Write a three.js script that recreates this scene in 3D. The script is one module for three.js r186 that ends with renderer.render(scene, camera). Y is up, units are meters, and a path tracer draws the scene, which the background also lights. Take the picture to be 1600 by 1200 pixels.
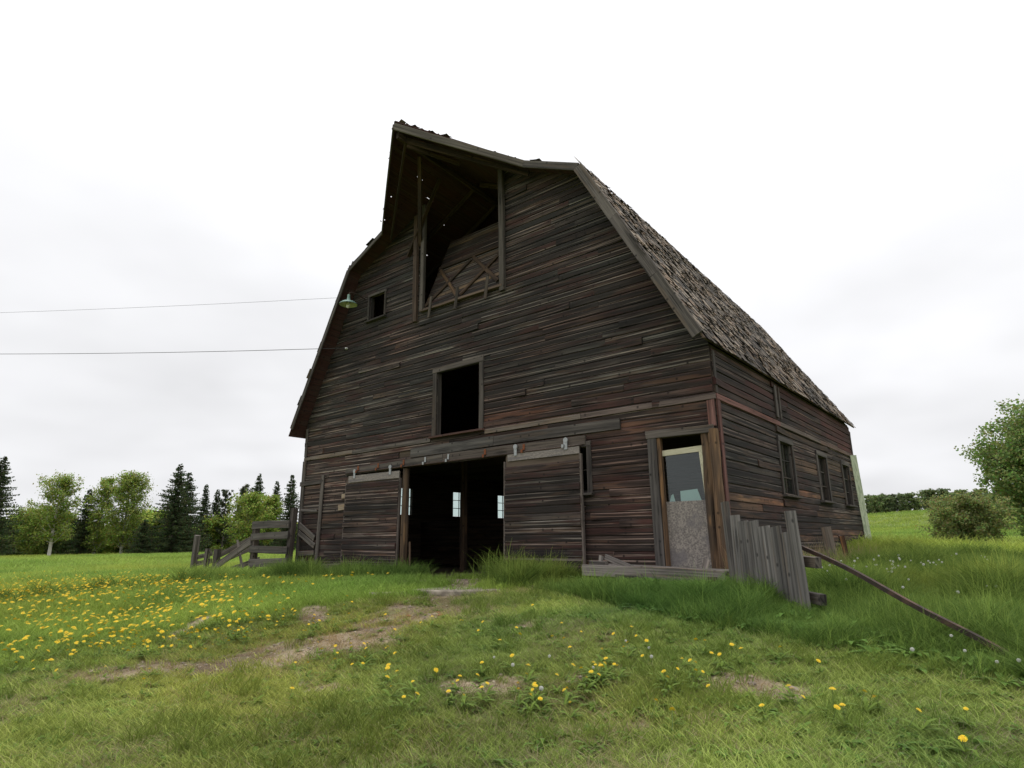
import * as THREE from 'three';
import { mergeGeometries } from 'three/addons/utils/BufferGeometryUtils.js';

// ---------------------------------------------------------------- camera, sky, sun, exposure
const scene = new THREE.Scene();
const EYE = new THREE.Vector3(3.73, 0.5, 9.84);
const camera = new THREE.PerspectiveCamera(63.76, 4 / 3, 0.1, 3000);
{
  const rad = Math.PI / 180, yaw = 39.29 * rad, pitch = 14.28 * rad, roll = 0.51 * rad;
  const head = new THREE.Vector3(-Math.sin(yaw), 0, -Math.cos(yaw)), side = new THREE.Vector3(Math.cos(yaw), 0, -Math.sin(yaw)), up = new THREE.Vector3(0, 1, 0);
  const F = head.clone().multiplyScalar(Math.cos(pitch)).addScaledVector(up, Math.sin(pitch));
  const U = up.clone().multiplyScalar(Math.cos(pitch)).addScaledVector(head, -Math.sin(pitch));
  const X = side.clone().multiplyScalar(Math.cos(roll)).addScaledVector(U, -Math.sin(roll));
  const Y = U.clone().multiplyScalar(Math.cos(roll)).addScaledVector(side, Math.sin(roll));
  camera.quaternion.setFromRotationMatrix(new THREE.Matrix4().makeBasis(X, Y, F.clone().negate()));
  camera.position.copy(EYE);
}
const renderer = new THREE.WebGLRenderer({ antialias: true });
renderer.toneMapping = THREE.LinearToneMapping;
renderer.toneMappingExposure = 1.12;
renderer.shadowMap.enabled = true;

// seeded random numbers and value noise
let seedState = 12345;
const reseed = s => { seedState = s >>> 0; };
const R = () => { seedState = (seedState + 0x6D2B79F5) >>> 0; let t = seedState; t = Math.imul(t ^ (t >>> 15), t | 1); t ^= t + Math.imul(t ^ (t >>> 7), t | 61); return ((t ^ (t >>> 14)) >>> 0) / 4294967296; };
const rr = (a, b) => a + (b - a) * R();
const gauss = () => Math.sqrt(-2 * Math.log(R() + 1e-9)) * Math.cos(6.2832 * R());
const hash = (i, j) => { let h = Math.imul(i, 374761393) + Math.imul(j, 668265263) | 0; h = Math.imul(h ^ (h >>> 13), 1274126177); return ((h ^ (h >>> 16)) >>> 0) / 4294967296; };
function vn(x, y) {
  const i = Math.floor(x), j = Math.floor(y); let f = x - i, g = y - j; f = f * f * (3 - 2 * f); g = g * g * (3 - 2 * g);
  return (hash(i, j) * (1 - f) + hash(i + 1, j) * f) * (1 - g) + (hash(i, j + 1) * (1 - f) + hash(i + 1, j + 1) * f) * g;
}
function fbm(x, y, n = 4) { let s = 0, a = 0.5, t = 0; for (let k = 0; k < n; k++) { s += a * vn(x + k * 17.3, y - k * 9.1); t += a; a *= 0.5; x *= 2.03; y *= 2.03; } return s / t; }
const sstep = (a, b, x) => { const t = Math.min(1, Math.max(0, (x - a) / (b - a))); return t * t * (3 - 2 * t); };
const lerp = (a, b, t) => a + (b - a) * t;
const mix3 = (a, b, t) => [lerp(a[0], b[0], t), lerp(a[1], b[1], t), lerp(a[2], b[2], t)];

// overcast sky, brighter overhead, with soft banks of cloud
{
  const w = 1024, h = 512, d = new Float32Array(w * h * 4);
  for (let j = 0; j < h; j++) for (let i = 0; i < w; i++) {
    const el = (j + 0.5) / h * Math.PI - Math.PI / 2, az = ((i + 0.5) / w - 0.5) * 2 * Math.PI;
    const y = Math.sin(el), c = Math.cos(el), dx = c * Math.cos(az), dz = c * Math.sin(az), yy = Math.max(0, y);
    const px = dx / (yy + 0.16), pz = dz / (yy + 0.16);
    const bank = fbm(px * 1.1 + 40, pz * 1.1 + 11, 5) - 0.5, fine = fbm(px * 3.1 + 7, pz * 3.1 + 90, 4) - 0.5;
    const L = (0.775 + 0.28 * yy + 0.5 * yy ** 4) * (1 + 0.30 * bank + 0.14 * fine);
    const k = (j * w + i) * 4;
    d[k] = L * 0.985; d[k + 1] = L * 0.99; d[k + 2] = L * 1.015; d[k + 3] = 1;
  }
  const t = new THREE.DataTexture(d, w, h, THREE.RGBAFormat, THREE.FloatType);
  t.mapping = THREE.EquirectangularReflectionMapping; t.magFilter = THREE.LinearFilter; t.minFilter = THREE.LinearFilter; t.needsUpdate = true;
  scene.background = t; scene.environment = t;
}
const sun = new THREE.DirectionalLight(new THREE.Color(1, 0.97, 0.92), 1.5);
sun.position.set(-9, 34, -7); sun.target.position.set(-4, 0, 0); sun.castShadow = true; sun.shadow.radius = 40;
sun.shadow.mapSize.set(2048, 2048);
Object.assign(sun.shadow.camera, { left: -40, right: 40, top: 40, bottom: -40, near: 1, far: 120 });
scene.add(sun, sun.target);

// ---------------------------------------------------------------- helpers
const used = new Map();
function numbered(n) { const k = used.get(n) || 0; used.set(n, k + 1); return k ? n + '_' + String(k).padStart(3, '0') : n; }
function shade(o) { o.castShadow = true; o.receiveShadow = true; return o; }
function thing(name, label, category, p = [0, 0, 0], turn = 0, group) {
  const o = new THREE.Group(); o.name = numbered(name); o.position.set(...p); o.rotation.y = turn; scene.add(o);
  o.userData = { label, category }; if (group) o.userData.group = group; return o;
}
function part(name, geo, mat, parent) { const m = shade(new THREE.Mesh(geo, mat)); m.name = name; parent.add(m); return m; }
function solo(name, geo, mat, label, category, p = [0, 0, 0], group) {
  const m = shade(new THREE.Mesh(geo, mat)); m.name = numbered(name); m.position.set(...p); scene.add(m);
  m.userData = { label, category }; if (group) m.userData.group = group; return m;
}
const V = (x, y, z) => new THREE.Vector3(x, y, z);
function flat(g) { const f = g.index ? g.toNonIndexed() : g; f.computeVertexNormals(); return f; }
function paint(g, c) { // one colour for a whole geometry
  const n = g.attributes.position.count, a = new Float32Array(n * 3);
  for (let i = 0; i < n; i++) { a[3 * i] = c[0]; a[3 * i + 1] = c[1]; a[3 * i + 2] = c[2]; }
  g.setAttribute('color', new THREE.BufferAttribute(a, 3)); return g;
}
// a long piece swept along x: stations u in [0,1], a closed outline of (y, z) pairs, pos(u, y, z) gives the point
function sweep(n, outline, pos, len) {
  const P = [], T = [], m = outline.length, u0 = rr(0, 8), v0 = rr(0, 8);
  const per = [0]; for (let k = 0; k < m; k++) { const a = outline[k], b = outline[(k + 1) % m]; per.push(per[k] + Math.hypot(b[0] - a[0], b[1] - a[1])); }
  const pt = (i, k) => pos(i / n, ...outline[k % m]);
  const tri = (a, b, c, ta, tb, tc) => { P.push(...a, ...b, ...c); T.push(...ta, ...tb, ...tc); };
  for (let i = 0; i < n; i++) for (let k = 0; k < m; k++) {
    const a = pt(i, k), b = pt(i + 1, k), c = pt(i + 1, k + 1), d = pt(i, k + 1);
    const ua = u0 + len * i / n, ub = u0 + len * (i + 1) / n, va = v0 + per[k], vb = v0 + per[k + 1];
    tri(a, c, b, [ua, va], [ub, vb], [ub, va]); tri(a, d, c, [ua, va], [ua, vb], [ub, vb]);
  }
  for (const i of [0, n]) for (let k = 1; k < m - 1; k++) {
    const a = pt(i, 0), b = pt(i, k), c = pt(i, k + 1), t = [[u0, v0], [u0 + 0.02, v0], [u0 + 0.02, v0 + 0.02]];
    if (i) tri(a, c, b, ...t); else tri(a, b, c, ...t);
  }
  const g = new THREE.BufferGeometry();
  g.setAttribute('position', new THREE.BufferAttribute(new Float32Array(P), 3)); g.setAttribute('uv', new THREE.BufferAttribute(new Float32Array(T), 2));
  g.computeVertexNormals(); return g;
}
// a weathered plank from x 0..L, h wide (y), t thick (z), slightly crooked, worn edges
function plankGeo(L, h, t, c = [1, 1, 1], crook = 0.004, segs = 4) {
  const e = Math.min(0.006, t * 0.3, h * 0.3), o = [[-h / 2 + e, -t / 2], [-h / 2, -t / 2 + e], [-h / 2, t / 2 - e], [-h / 2 + e, t / 2], [h / 2 - e, t / 2], [h / 2, t / 2 - e], [h / 2, -t / 2 + e], [h / 2 - e, -t / 2]];
  const s1 = rr(0, 99), s2 = rr(0, 99), r0 = rr(-0.015, 0.015), r1 = rr(-0.015, 0.015), tw = rr(-0.012, 0.012);
  return paint(sweep(segs, o, (u, y, z) => {
    const x = u * L + (u < 0.01 ? r0 * y / h : u > 0.99 ? r1 * y / h : 0), a = (u - 0.5) * tw;
    return [x, y + (vn(s1 + u * L * 0.9, 3) - 0.5) * crook * 2 + z * a, z + (vn(s2 + u * L * 0.9, 7) - 0.5) * crook * 2 - y * a];
  }, L), c);
}
// plank between two points; wide gives the direction of its width
function beam(name, A, B, h, t, wide, c, mat, parent, crook) {
  const a = V(...A), X = V(...B).sub(a), L = X.length(); X.normalize();
  const Z = X.clone().cross(V(...wide)).normalize(), Y = Z.clone().cross(X);
  const m = part(name, plankGeo(L, h, t, c, crook), mat, parent);
  m.applyMatrix4(new THREE.Matrix4().makeBasis(X, Y, Z).setPosition(a)); return m;
}
// rough log or pole standing along y from 0..L
function logGeo(L, r0, r1, c = [1, 1, 1], rough = 0.12, rad = 10, seg = 8, lean = [0, 0]) {
  const s = rr(0, 50), o = []; for (let k = 0; k < rad; k++) { const a = -k / rad * 2 * Math.PI; o.push([Math.cos(a), Math.sin(a)]); }
  const g = sweep(seg, o, (u, y, z) => { const a = Math.atan2(z, y), k = lerp(r0, r1, u) * (1 + rough * (vn(s + a * 1.5, u * L * 2.5) - 0.5) * 2);
    return [y * k + lean[0] * u, u * L, z * k + lean[1] * u]; }, L);
  const uv = g.attributes.uv; for (let i = 0; i < uv.count; i++) uv.setY(i, uv.getY(i) * r0);
  return paint(g, c);
}
function tube(pts, r0, r1, rad = 6, seg = 10) { // tapered round limb along a smooth line
  const c = new THREE.CatmullRomCurve3(pts), g = new THREE.TubeGeometry(c, seg, 1, rad, false), p = g.attributes.position, q = V(0, 0, 0);
  for (let i = 0; i <= seg; i++) { c.getPointAt(i / seg, q); const r = lerp(r0, r1, i / seg);
    for (let k = 0; k <= rad; k++) { const n = i * (rad + 1) + k; p.setXYZ(n, q.x + (p.getX(n) - q.x) * r, q.y + (p.getY(n) - q.y) * r, q.z + (p.getZ(n) - q.z) * r); } }
  return g;
}

// ---------------------------------------------------------------- textures and materials
const enc = x => { x = Math.min(1, Math.max(0, x)); return 255 * (x <= 0.0031308 ? 12.92 * x : 1.055 * Math.pow(x, 1 / 2.4) - 0.055); };
function tex(w, h, fn, srgb = true) {
  const d = new Uint8Array(w * h * 4);
  for (let j = 0; j < h; j++) for (let i = 0; i < w; i++) { const c = fn(i / w, j / h), k = (j * w + i) * 4; for (let q = 0; q < 3; q++) d[k + q] = srgb ? enc(c[q]) : 255 * Math.min(1, Math.max(0, c[q])); d[k + 3] = 255; }
  const t = new THREE.DataTexture(d, w, h); if (srgb) t.colorSpace = THREE.SRGBColorSpace;
  t.wrapS = t.wrapT = THREE.MirroredRepeatWrapping; t.magFilter = THREE.LinearFilter; t.minFilter = THREE.LinearMipmapLinearFilter; t.generateMipmaps = true; t.needsUpdate = true; return t;
}
// wood: u runs along the grain; one tile is 4 m by 1 m
function woodTex(o) {
  const f = (a, b) => {
    const u = a * 4, v = b, s = o.seed;
    const grain = fbm(u * 2.2 + s, v * 130, 3), streak = fbm(u * 0.7 + s, v * 22 + s, 4), patch = fbm(u * 1.6 + s * 2, v * 7, 4);
    let c = mix3(o.dark, o.light, o.streaks ? sstep(0.42, 0.86, streak * 0.6 + patch * 0.4) : sstep(0.28, 0.75, streak * 0.65 + patch * 0.35));
    if (o.streaks) c = mix3(c, [0.25, 0.215, 0.18], 0.85 * sstep(0.64, 0.76, fbm(u * 0.45 + s * 3, v * 48 + 9, 3)));   // silvered raised grain
    c = mix3(c, o.warm, sstep(0.60, 0.74, fbm(u * 1.1 + 31 + s, v * 14 + 5, 4)) * o.warmth);
    const p = sstep(o.cut, o.cut + 0.13, fbm(u * 1.3 + 71 + s, v * 10 + 2, 4) * 0.75 + grain * 0.25);
    c = mix3(c, o.paint, p * 0.9);
    const k = 0.55 + 0.9 * grain; c = c.map(x => x * k);
    if (fbm(u * 1.5 + s, v * 95 + 3, 2) > 0.76) c = c.map(x => x * 0.35);        // checks and splits in the wood
    const kx = (u * 0.9 + s) % 1 - 0.5, ky = (v * 6 + hash(Math.floor(u * 0.9 + s), 3) * 3) % 1 - 0.5, kr = Math.hypot(kx * 38, ky * 5.5);
    if (kr < 1) c = mix3(c, o.dark.map(x => x * 0.5), 1 - kr * kr);               // knots
    return c;
  };
  return tex(1024, 512, f);
}
const grainBump = tex(1024, 512, (a, b) => { const g = fbm(a * 9, b * 120, 3) * 0.6 + fbm(a * 4 + 8, b * 40, 3) * 0.4; return [g, g, g]; }, false);
const fit = (t, sx, sy) => { const c = t.clone(); c.repeat.set(sx, sy); c.needsUpdate = true; return c; };
const woodBump = fit(grainBump, 0.25, 1);
function wood(o, rough = 0.95, bump = 0.004) {
  return new THREE.MeshStandardMaterial({ map: fit(woodTex(o), 0.25, 1), bumpMap: woodBump, bumpScale: bump, roughness: rough, vertexColors: true });
}
const M = {
  siding: wood({ seed: 3, dark: [0.024, 0.0175, 0.0145], light: [0.125, 0.098, 0.082], warm: [0.12, 0.072, 0.043], warmth: 0.5, paint: [0.048, 0.022, 0.0175], cut: 0.54, streaks: 1 }),
  sidingGrey: wood({ seed: 9, dark: [0.022, 0.0185, 0.016], light: [0.105, 0.092, 0.079], warm: [0.11, 0.070, 0.043], warmth: 0.45, paint: [0.042, 0.022, 0.018], cut: 0.57, streaks: 1 }),
  grey: wood({ seed: 14, dark: [0.10, 0.092, 0.088], light: [0.27, 0.25, 0.235], warm: [0.2, 0.15, 0.11], warmth: 0.5, paint: [0.16, 0.145, 0.135], cut: 0.66 }),
  brown: wood({ seed: 22, dark: [0.05, 0.034, 0.024], light: [0.20, 0.135, 0.085], warm: [0.30, 0.19, 0.10], warmth: 0.7, paint: [0.06, 0.045, 0.035], cut: 0.55 }),
  red: wood({ seed: 31, twigs: 7, tight: 1.35, dark: [0.06, 0.024, 0.020], light: [0.085, 0.045, 0.038], warm: [0.10, 0.06, 0.042], warmth: 0.5, paint: [0.078, 0.027, 0.022], cut: 0.45 }),
  dark: new THREE.MeshStandardMaterial({ map: fit(tex(512, 256, (a, b) => mix3([0.06, 0.043, 0.031], [0.12, 0.09, 0.068], sstep(0.3, 0.7, fbm(a * 6, b * 60, 4)))), 0.25, 0.5), roughness: 1 }),
  rust: new THREE.MeshStandardMaterial({ map: tex(256, 256, (a, b) => mix3([0.10, 0.035, 0.02], [0.36, 0.12, 0.045], sstep(0.3, 0.7, fbm(a * 20, b * 20, 4)))), roughness: 0.9, metalness: 0.2 }),
  iron: new THREE.MeshStandardMaterial({ map: tex(256, 256, (a, b) => mix3([0.045, 0.032, 0.026], [0.10, 0.06, 0.042], sstep(0.35, 0.75, fbm(a * 18, b * 18, 4)))), roughness: 0.85, metalness: 0.3 }),
  zinc: new THREE.MeshStandardMaterial({ map: tex(128, 128, (a, b) => mix3([0.28, 0.29, 0.30], [0.46, 0.47, 0.48], fbm(a * 12, b * 12, 3))), roughness: 0.55, metalness: 0.5 }),
  cream: new THREE.MeshStandardMaterial({ map: tex(256, 128, (a, b) => mix3([0.42, 0.38, 0.25], [0.62, 0.58, 0.42], sstep(0.25, 0.6, fbm(a * 8, b * 40, 4)))), roughness: 0.7 }),
  pale: new THREE.MeshStandardMaterial({ map: tex(256, 128, (a, b) => mix3([0.36, 0.42, 0.28], [0.58, 0.63, 0.46], sstep(0.25, 0.6, fbm(a * 8, b * 24, 4)))), roughness: 0.8 }),
  osb: new THREE.MeshStandardMaterial({ map: fit(tex(512, 512, (a, b) => {
    const i = fbm(a * 75, b * 45, 3), j = fbm(a * 42 + 9, b * 80, 3), st = fbm(a * 5 + 3, b * 4, 4);
    return mix3(mix3([0.15, 0.132, 0.122], [0.32, 0.28, 0.25], sstep(0.3, 0.7, i * 0.5 + j * 0.5)), [0.15, 0.135, 0.14], sstep(0.5, 0.75, st) * 0.7);
  }), 0.9, 0.9), roughness: 0.95 }),
  pane: new THREE.MeshPhysicalMaterial({ color: new THREE.Color(0.80, 0.88, 0.86), transmission: 1, thickness: 0, roughness: 0.02, ior: 1.5 }),
  paleDaylight: new THREE.MeshStandardMaterial({ color: new THREE.Color(0.6, 0.63, 0.64), roughness: 0.9 }),  // pale colour standing in for daylight seen behind the door glass
  concrete: new THREE.MeshStandardMaterial({ map: tex(256, 256, (a, b) => mix3([0.20, 0.17, 0.135], [0.40, 0.35, 0.28], sstep(0.25, 0.75, fbm(a * 14, b * 14, 5)))), roughness: 0.95 }),
  shadeGreen: new THREE.MeshStandardMaterial({ map: tex(128, 128, (a, b) => mix3([0.13, 0.24, 0.20], [0.27, 0.40, 0.34], fbm(a * 9, b * 9, 4))), roughness: 0.5 }),
  shadeInside: new THREE.MeshStandardMaterial({ color: new THREE.Color(0.55, 0.55, 0.45), roughness: 0.45 }),
  bulb: new THREE.MeshPhysicalMaterial({ color: new THREE.Color(0.75, 0.75, 0.68), roughness: 0.15, clearcoat: 0.6 }),
  wire: new THREE.MeshStandardMaterial({ color: new THREE.Color(0.06, 0.06, 0.065), roughness: 0.8 }),
  porcelain: new THREE.MeshStandardMaterial({ color: new THREE.Color(0.7, 0.7, 0.68), roughness: 0.35 }),
};
const leafMat = new THREE.MeshPhysicalMaterial({ vertexColors: true, roughness: 1, specularIntensity: 0.15, transmission: 0.35, thickness: 0, side: THREE.DoubleSide });
const bladeMat = new THREE.MeshPhysicalMaterial({ vertexColors: true, roughness: 1, specularIntensity: 0.15, transmission: 0.35, thickness: 0, side: THREE.DoubleSide });
const barkMat = new THREE.MeshStandardMaterial({ vertexColors: true, map: fit(tex(256, 256, (a, b) => { const k = 0.45 + 0.8 * fbm(a * 10, b * 34, 4); return [k, k, k]; }), 1, 1), roughness: 1 });

// ---------------------------------------------------------------- terrain
const ground = (() => {
  const P = [[.3, .2, -.06], [-6, 0, -.24], [-12, 0, -.32], [-8, -3.5, -.3], [-3, 0, -.14], [.3, -10, .22], [-12, -10, -.1], [-6, 3, -.3], [-2, 3, -.3], [1.9, 3, -.29], [-12, 4, -.42], [-6, 6, -.66], [-1, 5.5, -.56], [3, 5.5, -.58],
    [3.73, 9.84, -.86], [-2, 9, -.84], [8, 5, -.6], [10, 11, -.9], [0, 14, -1], [-10, 9, -.82], [-18, 4, -.48], [-20, -5, -.36], [-25, 9, -.72], [-50, -25, -.4], [-60, 20, -.7], [-40, -60, -.4], [4, -5, -.12], [3, -20, -.1],
    [12, -20, -.2], [3, -48, .9], [20, -48, .9], [2, -90, 3.4], [3, -125, 5.6], [40, -125, 5.6], [-40, -125, 4], [12, -5, -.4], [30, 0, -.6], [-100, -60, -.5], [-120, 60, -1.5], [120, -60, 1.5], [0, 80, -2], [100, 60, -1.5],
    [0, -400, 8], [-400, 0, -2], [400, 0, 1], [0, 400, -4], [-300, -300, 3], [300, -300, 6], [0, -12, .1]];
  const n = P.length, U = q => q > 1e-12 ? 0.5 * q * Math.log(q) : 0, N = n + 3, A = [];
  for (let i = 0; i < N; i++) { A.push(new Float64Array(N + 1)); for (let j = 0; j < N; j++) A[i][j] = i < n && j < n ? U((P[i][0] - P[j][0]) ** 2 + (P[i][1] - P[j][1]) ** 2) : i < n ? [1, P[i][0], P[i][1]][j - n] : j < n ? [1, P[j][0], P[j][1]][i - n] : 0; A[i][N] = i < n ? P[i][2] : 0; }
  for (let c = 0; c < N; c++) {
    let b = c; for (let r = c + 1; r < N; r++) if (Math.abs(A[r][c]) > Math.abs(A[b][c])) b = r; [A[c], A[b]] = [A[b], A[c]];
    for (let r = 0; r < N; r++) if (r !== c) { const k = A[r][c] / A[c][c]; if (k) for (let j = c; j <= N; j++) A[r][j] -= k * A[c][j]; }
  }
  const w = A.map((r, i) => r[N] / r[i]);
  return (x, z) => {
    let s = w[n] + w[n + 1] * x + w[n + 2] * z; for (let i = 0; i < n; i++) s += w[i] * U((P[i][0] - x) ** 2 + (P[i][1] - z) ** 2);
    return s + (fbm(x * 0.8 + 5, z * 0.8, 3) - 0.5) * 0.09 * sstep(0.2, 1.5, z > 0 ? z : 1) ;
  };
})();
const W = 11.93, L = 10.3, XC = -W / 2;
// bare earth and dry patches: [x, z, rx, rz, turn, strength]
const DIRT = [[-5.6, 5.6, 1.5, 0.22, -0.75, 0.8], [-4.3, 4.5, 0.8, 0.22, -0.5, 0.85], [-5.9, -0.2, 1.7, 0.9, 0, 1.2], [-4.7, 1.1, 1.3, 0.8, 0.7, 1],
  [0.2, 5.9, 0.5, 0.28, 0.6, 0.6], [1.0, 5.5, 0.4, 0.2, 0, 0.5], [1.95, 5.1, 0.5, 0.34, 0.5, 0.7], [-0.9, 4.0, 0.8, 0.3, 0.4, 0.6], [0.6, 4.7, 0.5, 0.3, 0, 0.55], [-1.0, 6.4, 0.6, 0.3, 0.5, 0.5], [1.4, 6.1, 0.5, 0.25, 0.2, 0.45], [-9.5, 3.4, 0.9, 0.22, 0.2, 0.5]];
const TRACK = [[-4.2, 1.2], [-3.4, 2.5], [-2.7, 3.9], [-2.35, 4.7], [-2.45, 5.6], [-2.85, 6.4], [-3.6, 7.2]];
function trackAt(x, z) { let b = 9; for (let i = 0; i + 1 < TRACK.length; i++) { const [ax, az] = TRACK[i], [bx, bz] = TRACK[i + 1], dx = bx - ax, dz = bz - az, t = Math.min(1, Math.max(0, ((x - ax) * dx + (z - az) * dz) / (dx * dx + dz * dz))); b = Math.min(b, Math.hypot(x - ax - t * dx, z - az - t * dz)); } return b; }
function dirt(x, z) {
  let s = 0; for (const [a, b, rx, rz, t, k] of DIRT) { const c = Math.cos(t), n = Math.sin(t), dx = x - a, dz = z - b, u = (c * dx - n * dz) / rx, v = (n * dx + c * dz) / rz, q = u * u + v * v; if (q < 4) s = Math.max(s, k * (1.25 - 0.75 * q)); }
  s = Math.max(s, 1.12 - 1.12 * trackAt(x, z));
  if (x < 0 && x > -W && z < 0 && z > -L) s = 2;
  return sstep(0.38, 0.85, s * 0.95 + (fbm(x * 2.6, z * 2.6, 5) - 0.5) * 1.9 * Math.min(1, s * 2));
}
{
  const pos = [], uv = [], idx = [], seg = 360, rings = []; for (let r = 0.25, k = 0; r < 1800; k++) { rings.push(r); r *= r < 14 ? 1.022 : 1.05; }
  const col = []; const cx = 1.5, cz = 7;
  for (const r of [0, ...rings]) for (let i = 0; i < seg; i++) {
    const a = i / seg * 2 * Math.PI, x = cx + r * Math.cos(a), z = cz + r * Math.sin(a), f = sstep(300, 700, r);
    pos.push(x, lerp(ground(x, z), -3 + 0.004 * r, f), z); uv.push(x, z);
    const d = r < 40 ? dirt(x, z) : 0, n = fbm(x * 0.7, z * 0.7, 4), m = fbm(x * 0.06 + 9, z * 0.06, 3);
    const soil = mix3([0.12, 0.085, 0.055], [0.33, 0.26, 0.18], sstep(0.3, 0.7, fbm(x * 2.1 + 4, z * 2.1, 4)));
    const turf = mix3([0.10, 0.14, 0.024], [0.165, 0.215, 0.04], n * 0.5 + m * 0.5);
    col.push(...mix3(turf, soil, d));
  }
  const nr = rings.length + 1;
  for (let k = 0; k < nr - 1; k++) for (let i = 0; i < seg; i++) { const j = (i + 1) % seg, a = k * seg + i, b = k * seg + j, c = a + seg, d = b + seg; idx.push(a, b, c, b, d, c); }
  const g = new THREE.BufferGeometry(); g.setAttribute('position', new THREE.Float32BufferAttribute(pos, 3)); g.setAttribute('uv', new THREE.Float32BufferAttribute(uv, 2)); g.setAttribute('color', new THREE.Float32BufferAttribute(col, 3)); g.setIndex(idx); g.computeVertexNormals();
  const detail = fit(tex(512, 512, (a, b) => { const k = 0.5 + 0.95 * fbm(a * 60, b * 60, 4) * (0.6 + 0.8 * fbm(a * 9, b * 9, 3)); return [k, k, k * 0.97]; }), 0.6, 0.6);
  const bump = fit(tex(512, 512, (a, b) => { const k = fbm(a * 50, b * 50, 5); return [k, k, k]; }, false), 0.6, 0.6);
  const m = shade(new THREE.Mesh(g, new THREE.MeshStandardMaterial({ vertexColors: true, map: detail, bumpMap: bump, bumpScale: 0.03, roughness: 1 })));
  m.name = 'ground'; m.userData.kind = 'structure'; scene.add(m);
}

// ---------------------------------------------------------------- the barn
reseed(77);
const barn = thing('barn', 'large weathered dark red wooden barn with gambrel roof and hay hood', 'barn');
const KX = 2.18, KY = 7.86, EX = -0.08, EY = 3.68, RY = 9.66;      // knuckle, eave, ridge of the right half (x measured inwards)
const FZ = 0.45, BZ = -L - 0.4, HX = 3.55, HZ = 2.12;              // roof overhangs; hood foot and hood tip
const inset = y => y < EY + (KY - EY) * (0 - EX) / (KX - EX) ? 0 : y < KY ? EX + (y - EY) * (KX - EX) / (KY - EY) : KX + (y - KY) * (-XC - KX) / (RY - KY);
const sagAt = (y, z) => 0.056 * (FZ - z) * Math.min(1, Math.max(0, (y - EY) / (KY - EY)));   // the old roof sinks towards the back
const OPEN = [ // openings of the front wall: x0, x1, y0, y1
  [-8.1, -4.2, -0.2, 2.26], [-1.06, -0.24, -0.2, 2.2], [-6.58, -5.22, 2.87, 4.38], [-7.22, -4.62, 6.12, 9.9], [-9.29, -8.66, 6.33, 7.01], [-2.95, -2.5, 1.36, 2.2]];
function wallPanel(outline, holes, thick) {
  const s = new THREE.Shape(outline.map(p => new THREE.Vector2(...p)));
  for (const [a, b, c, d] of holes) s.holes.push(new THREE.Path([[a, c], [b, c], [b, d], [a, d]].map(p => new THREE.Vector2(...p))));
  return new THREE.ExtrudeGeometry(s, { depth: thick, bevelEnabled: false });
}
const frontWall = part('front_wall', wallPanel([[-W, -0.42], [-8.1, -0.42], [-8.1, 2.26], [-4.2, 2.26], [-4.2, -0.3], [-1.06, -0.3], [-1.06, 2.2], [-0.24, 2.2], [-0.24, -0.3], [0, -0.3], [0, 3.7], [-2.2, 7.75], [-4.62, 8.93], [-4.62, 6.12], [-7.22, 6.12], [-7.22, 8.93], [-W + 2.2, 7.75], [-W, 3.7]],
  [OPEN[2], OPEN[4], OPEN[5]], 0.03).translate(0, 0, -0.034), M.dark, barn);
// drop siding: face with an upward-facing cove at its top edge
const EXPO = 0.135, prof = h => [[0.003, 0], [0.003, 0.023], [h * 0.75, 0.026], [h * 0.91, 0.008], [h, 0.006], [h, 0]];
function sidingRun(parent, mat, x0, x1, y, h, tint, place, tilt = 0.004) { // x0, x1: functions of height
  const len = x1(y) - x0(y), s1 = rr(0, 99), s2 = rr(0, 99), dz = rr(0, 0.006), t0 = rr(-tilt, tilt), curl0 = R() < 0.2 ? rr(0.01, 0.04) : 0, curl1 = R() < 0.2 ? rr(0.01, 0.04) : 0, n = Math.max(2, Math.round(len / 0.4));
  const g = sweep(n, prof(h), (u, yy, zz) => {
    const X = lerp(x0(y + yy), x1(y + yy), u);
    return [X, y + yy + (u - 0.5) * t0 * 2 + (vn(s1 + X * 0.7, 1) - 0.5) * 0.014, zz + dz * (zz > 0) + (vn(s2 + X * 0.9, 5) - 0.5) * 0.008 * (zz > 0) + (zz > 0 ? curl0 * (1 - Math.min(1, u * 4)) ** 2 + curl1 * (1 - Math.min(1, (1 - u) * 4)) ** 2 : 0)];
  }, len);
  paint(g, tint); const gc = g.attributes.color, gp = g.attributes.position, off = parent === frontWall ? 0 : 40;
  for (let i = 0; i < gc.count; i++) { // weathering runs over many boards: silvered, red and blackened areas
    const a = gp.getX(i) + off, b = gp.getY(i), sil = sstep(0.5, 0.72, fbm(a * 0.5 + 3, b * 1.1, 4)), red = sstep(0.52, 0.7, fbm(a * 0.45 + 33, b * 0.9 + 8, 4)), blk = sstep(0.5, 0.72, fbm(a * 0.8 + 71, b * 1.3 + 2, 4));
    const k = (1 + 0.45 * sil) * (1 - 0.4 * blk); gc.setXYZ(i, gc.getX(i) * k * (1 + 0.14 * red), gc.getY(i) * k * (1 - 0.06 * red), gc.getZ(i) * k * (1 - 0.1 * red));
  }
  const m = part('siding_board', g, mat, parent); if (place) place(m); return m;
}
function cut(a, b, y, holes) { let s = [[a, b]]; for (const [x0, x1, y0, y1] of holes) if (y > y0 && y < y1) s = s.flatMap(([p, q]) => x1 <= p || x0 >= q ? [[p, q]] : [[p, x0], [x1, q]].filter(([c, d]) => d - c > 0.06)); return s; }
const tintOf = (red, lo = 0.7, hi = 1.0) => { const k = rr(lo, hi) * (R() < 0.08 ? 1.35 : 1), w = rr(-0.08, 0.08) + red; return [k * (1 + w), k * (1 - w * 0.35), k * (1 - w * 0.5)]; };
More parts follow.
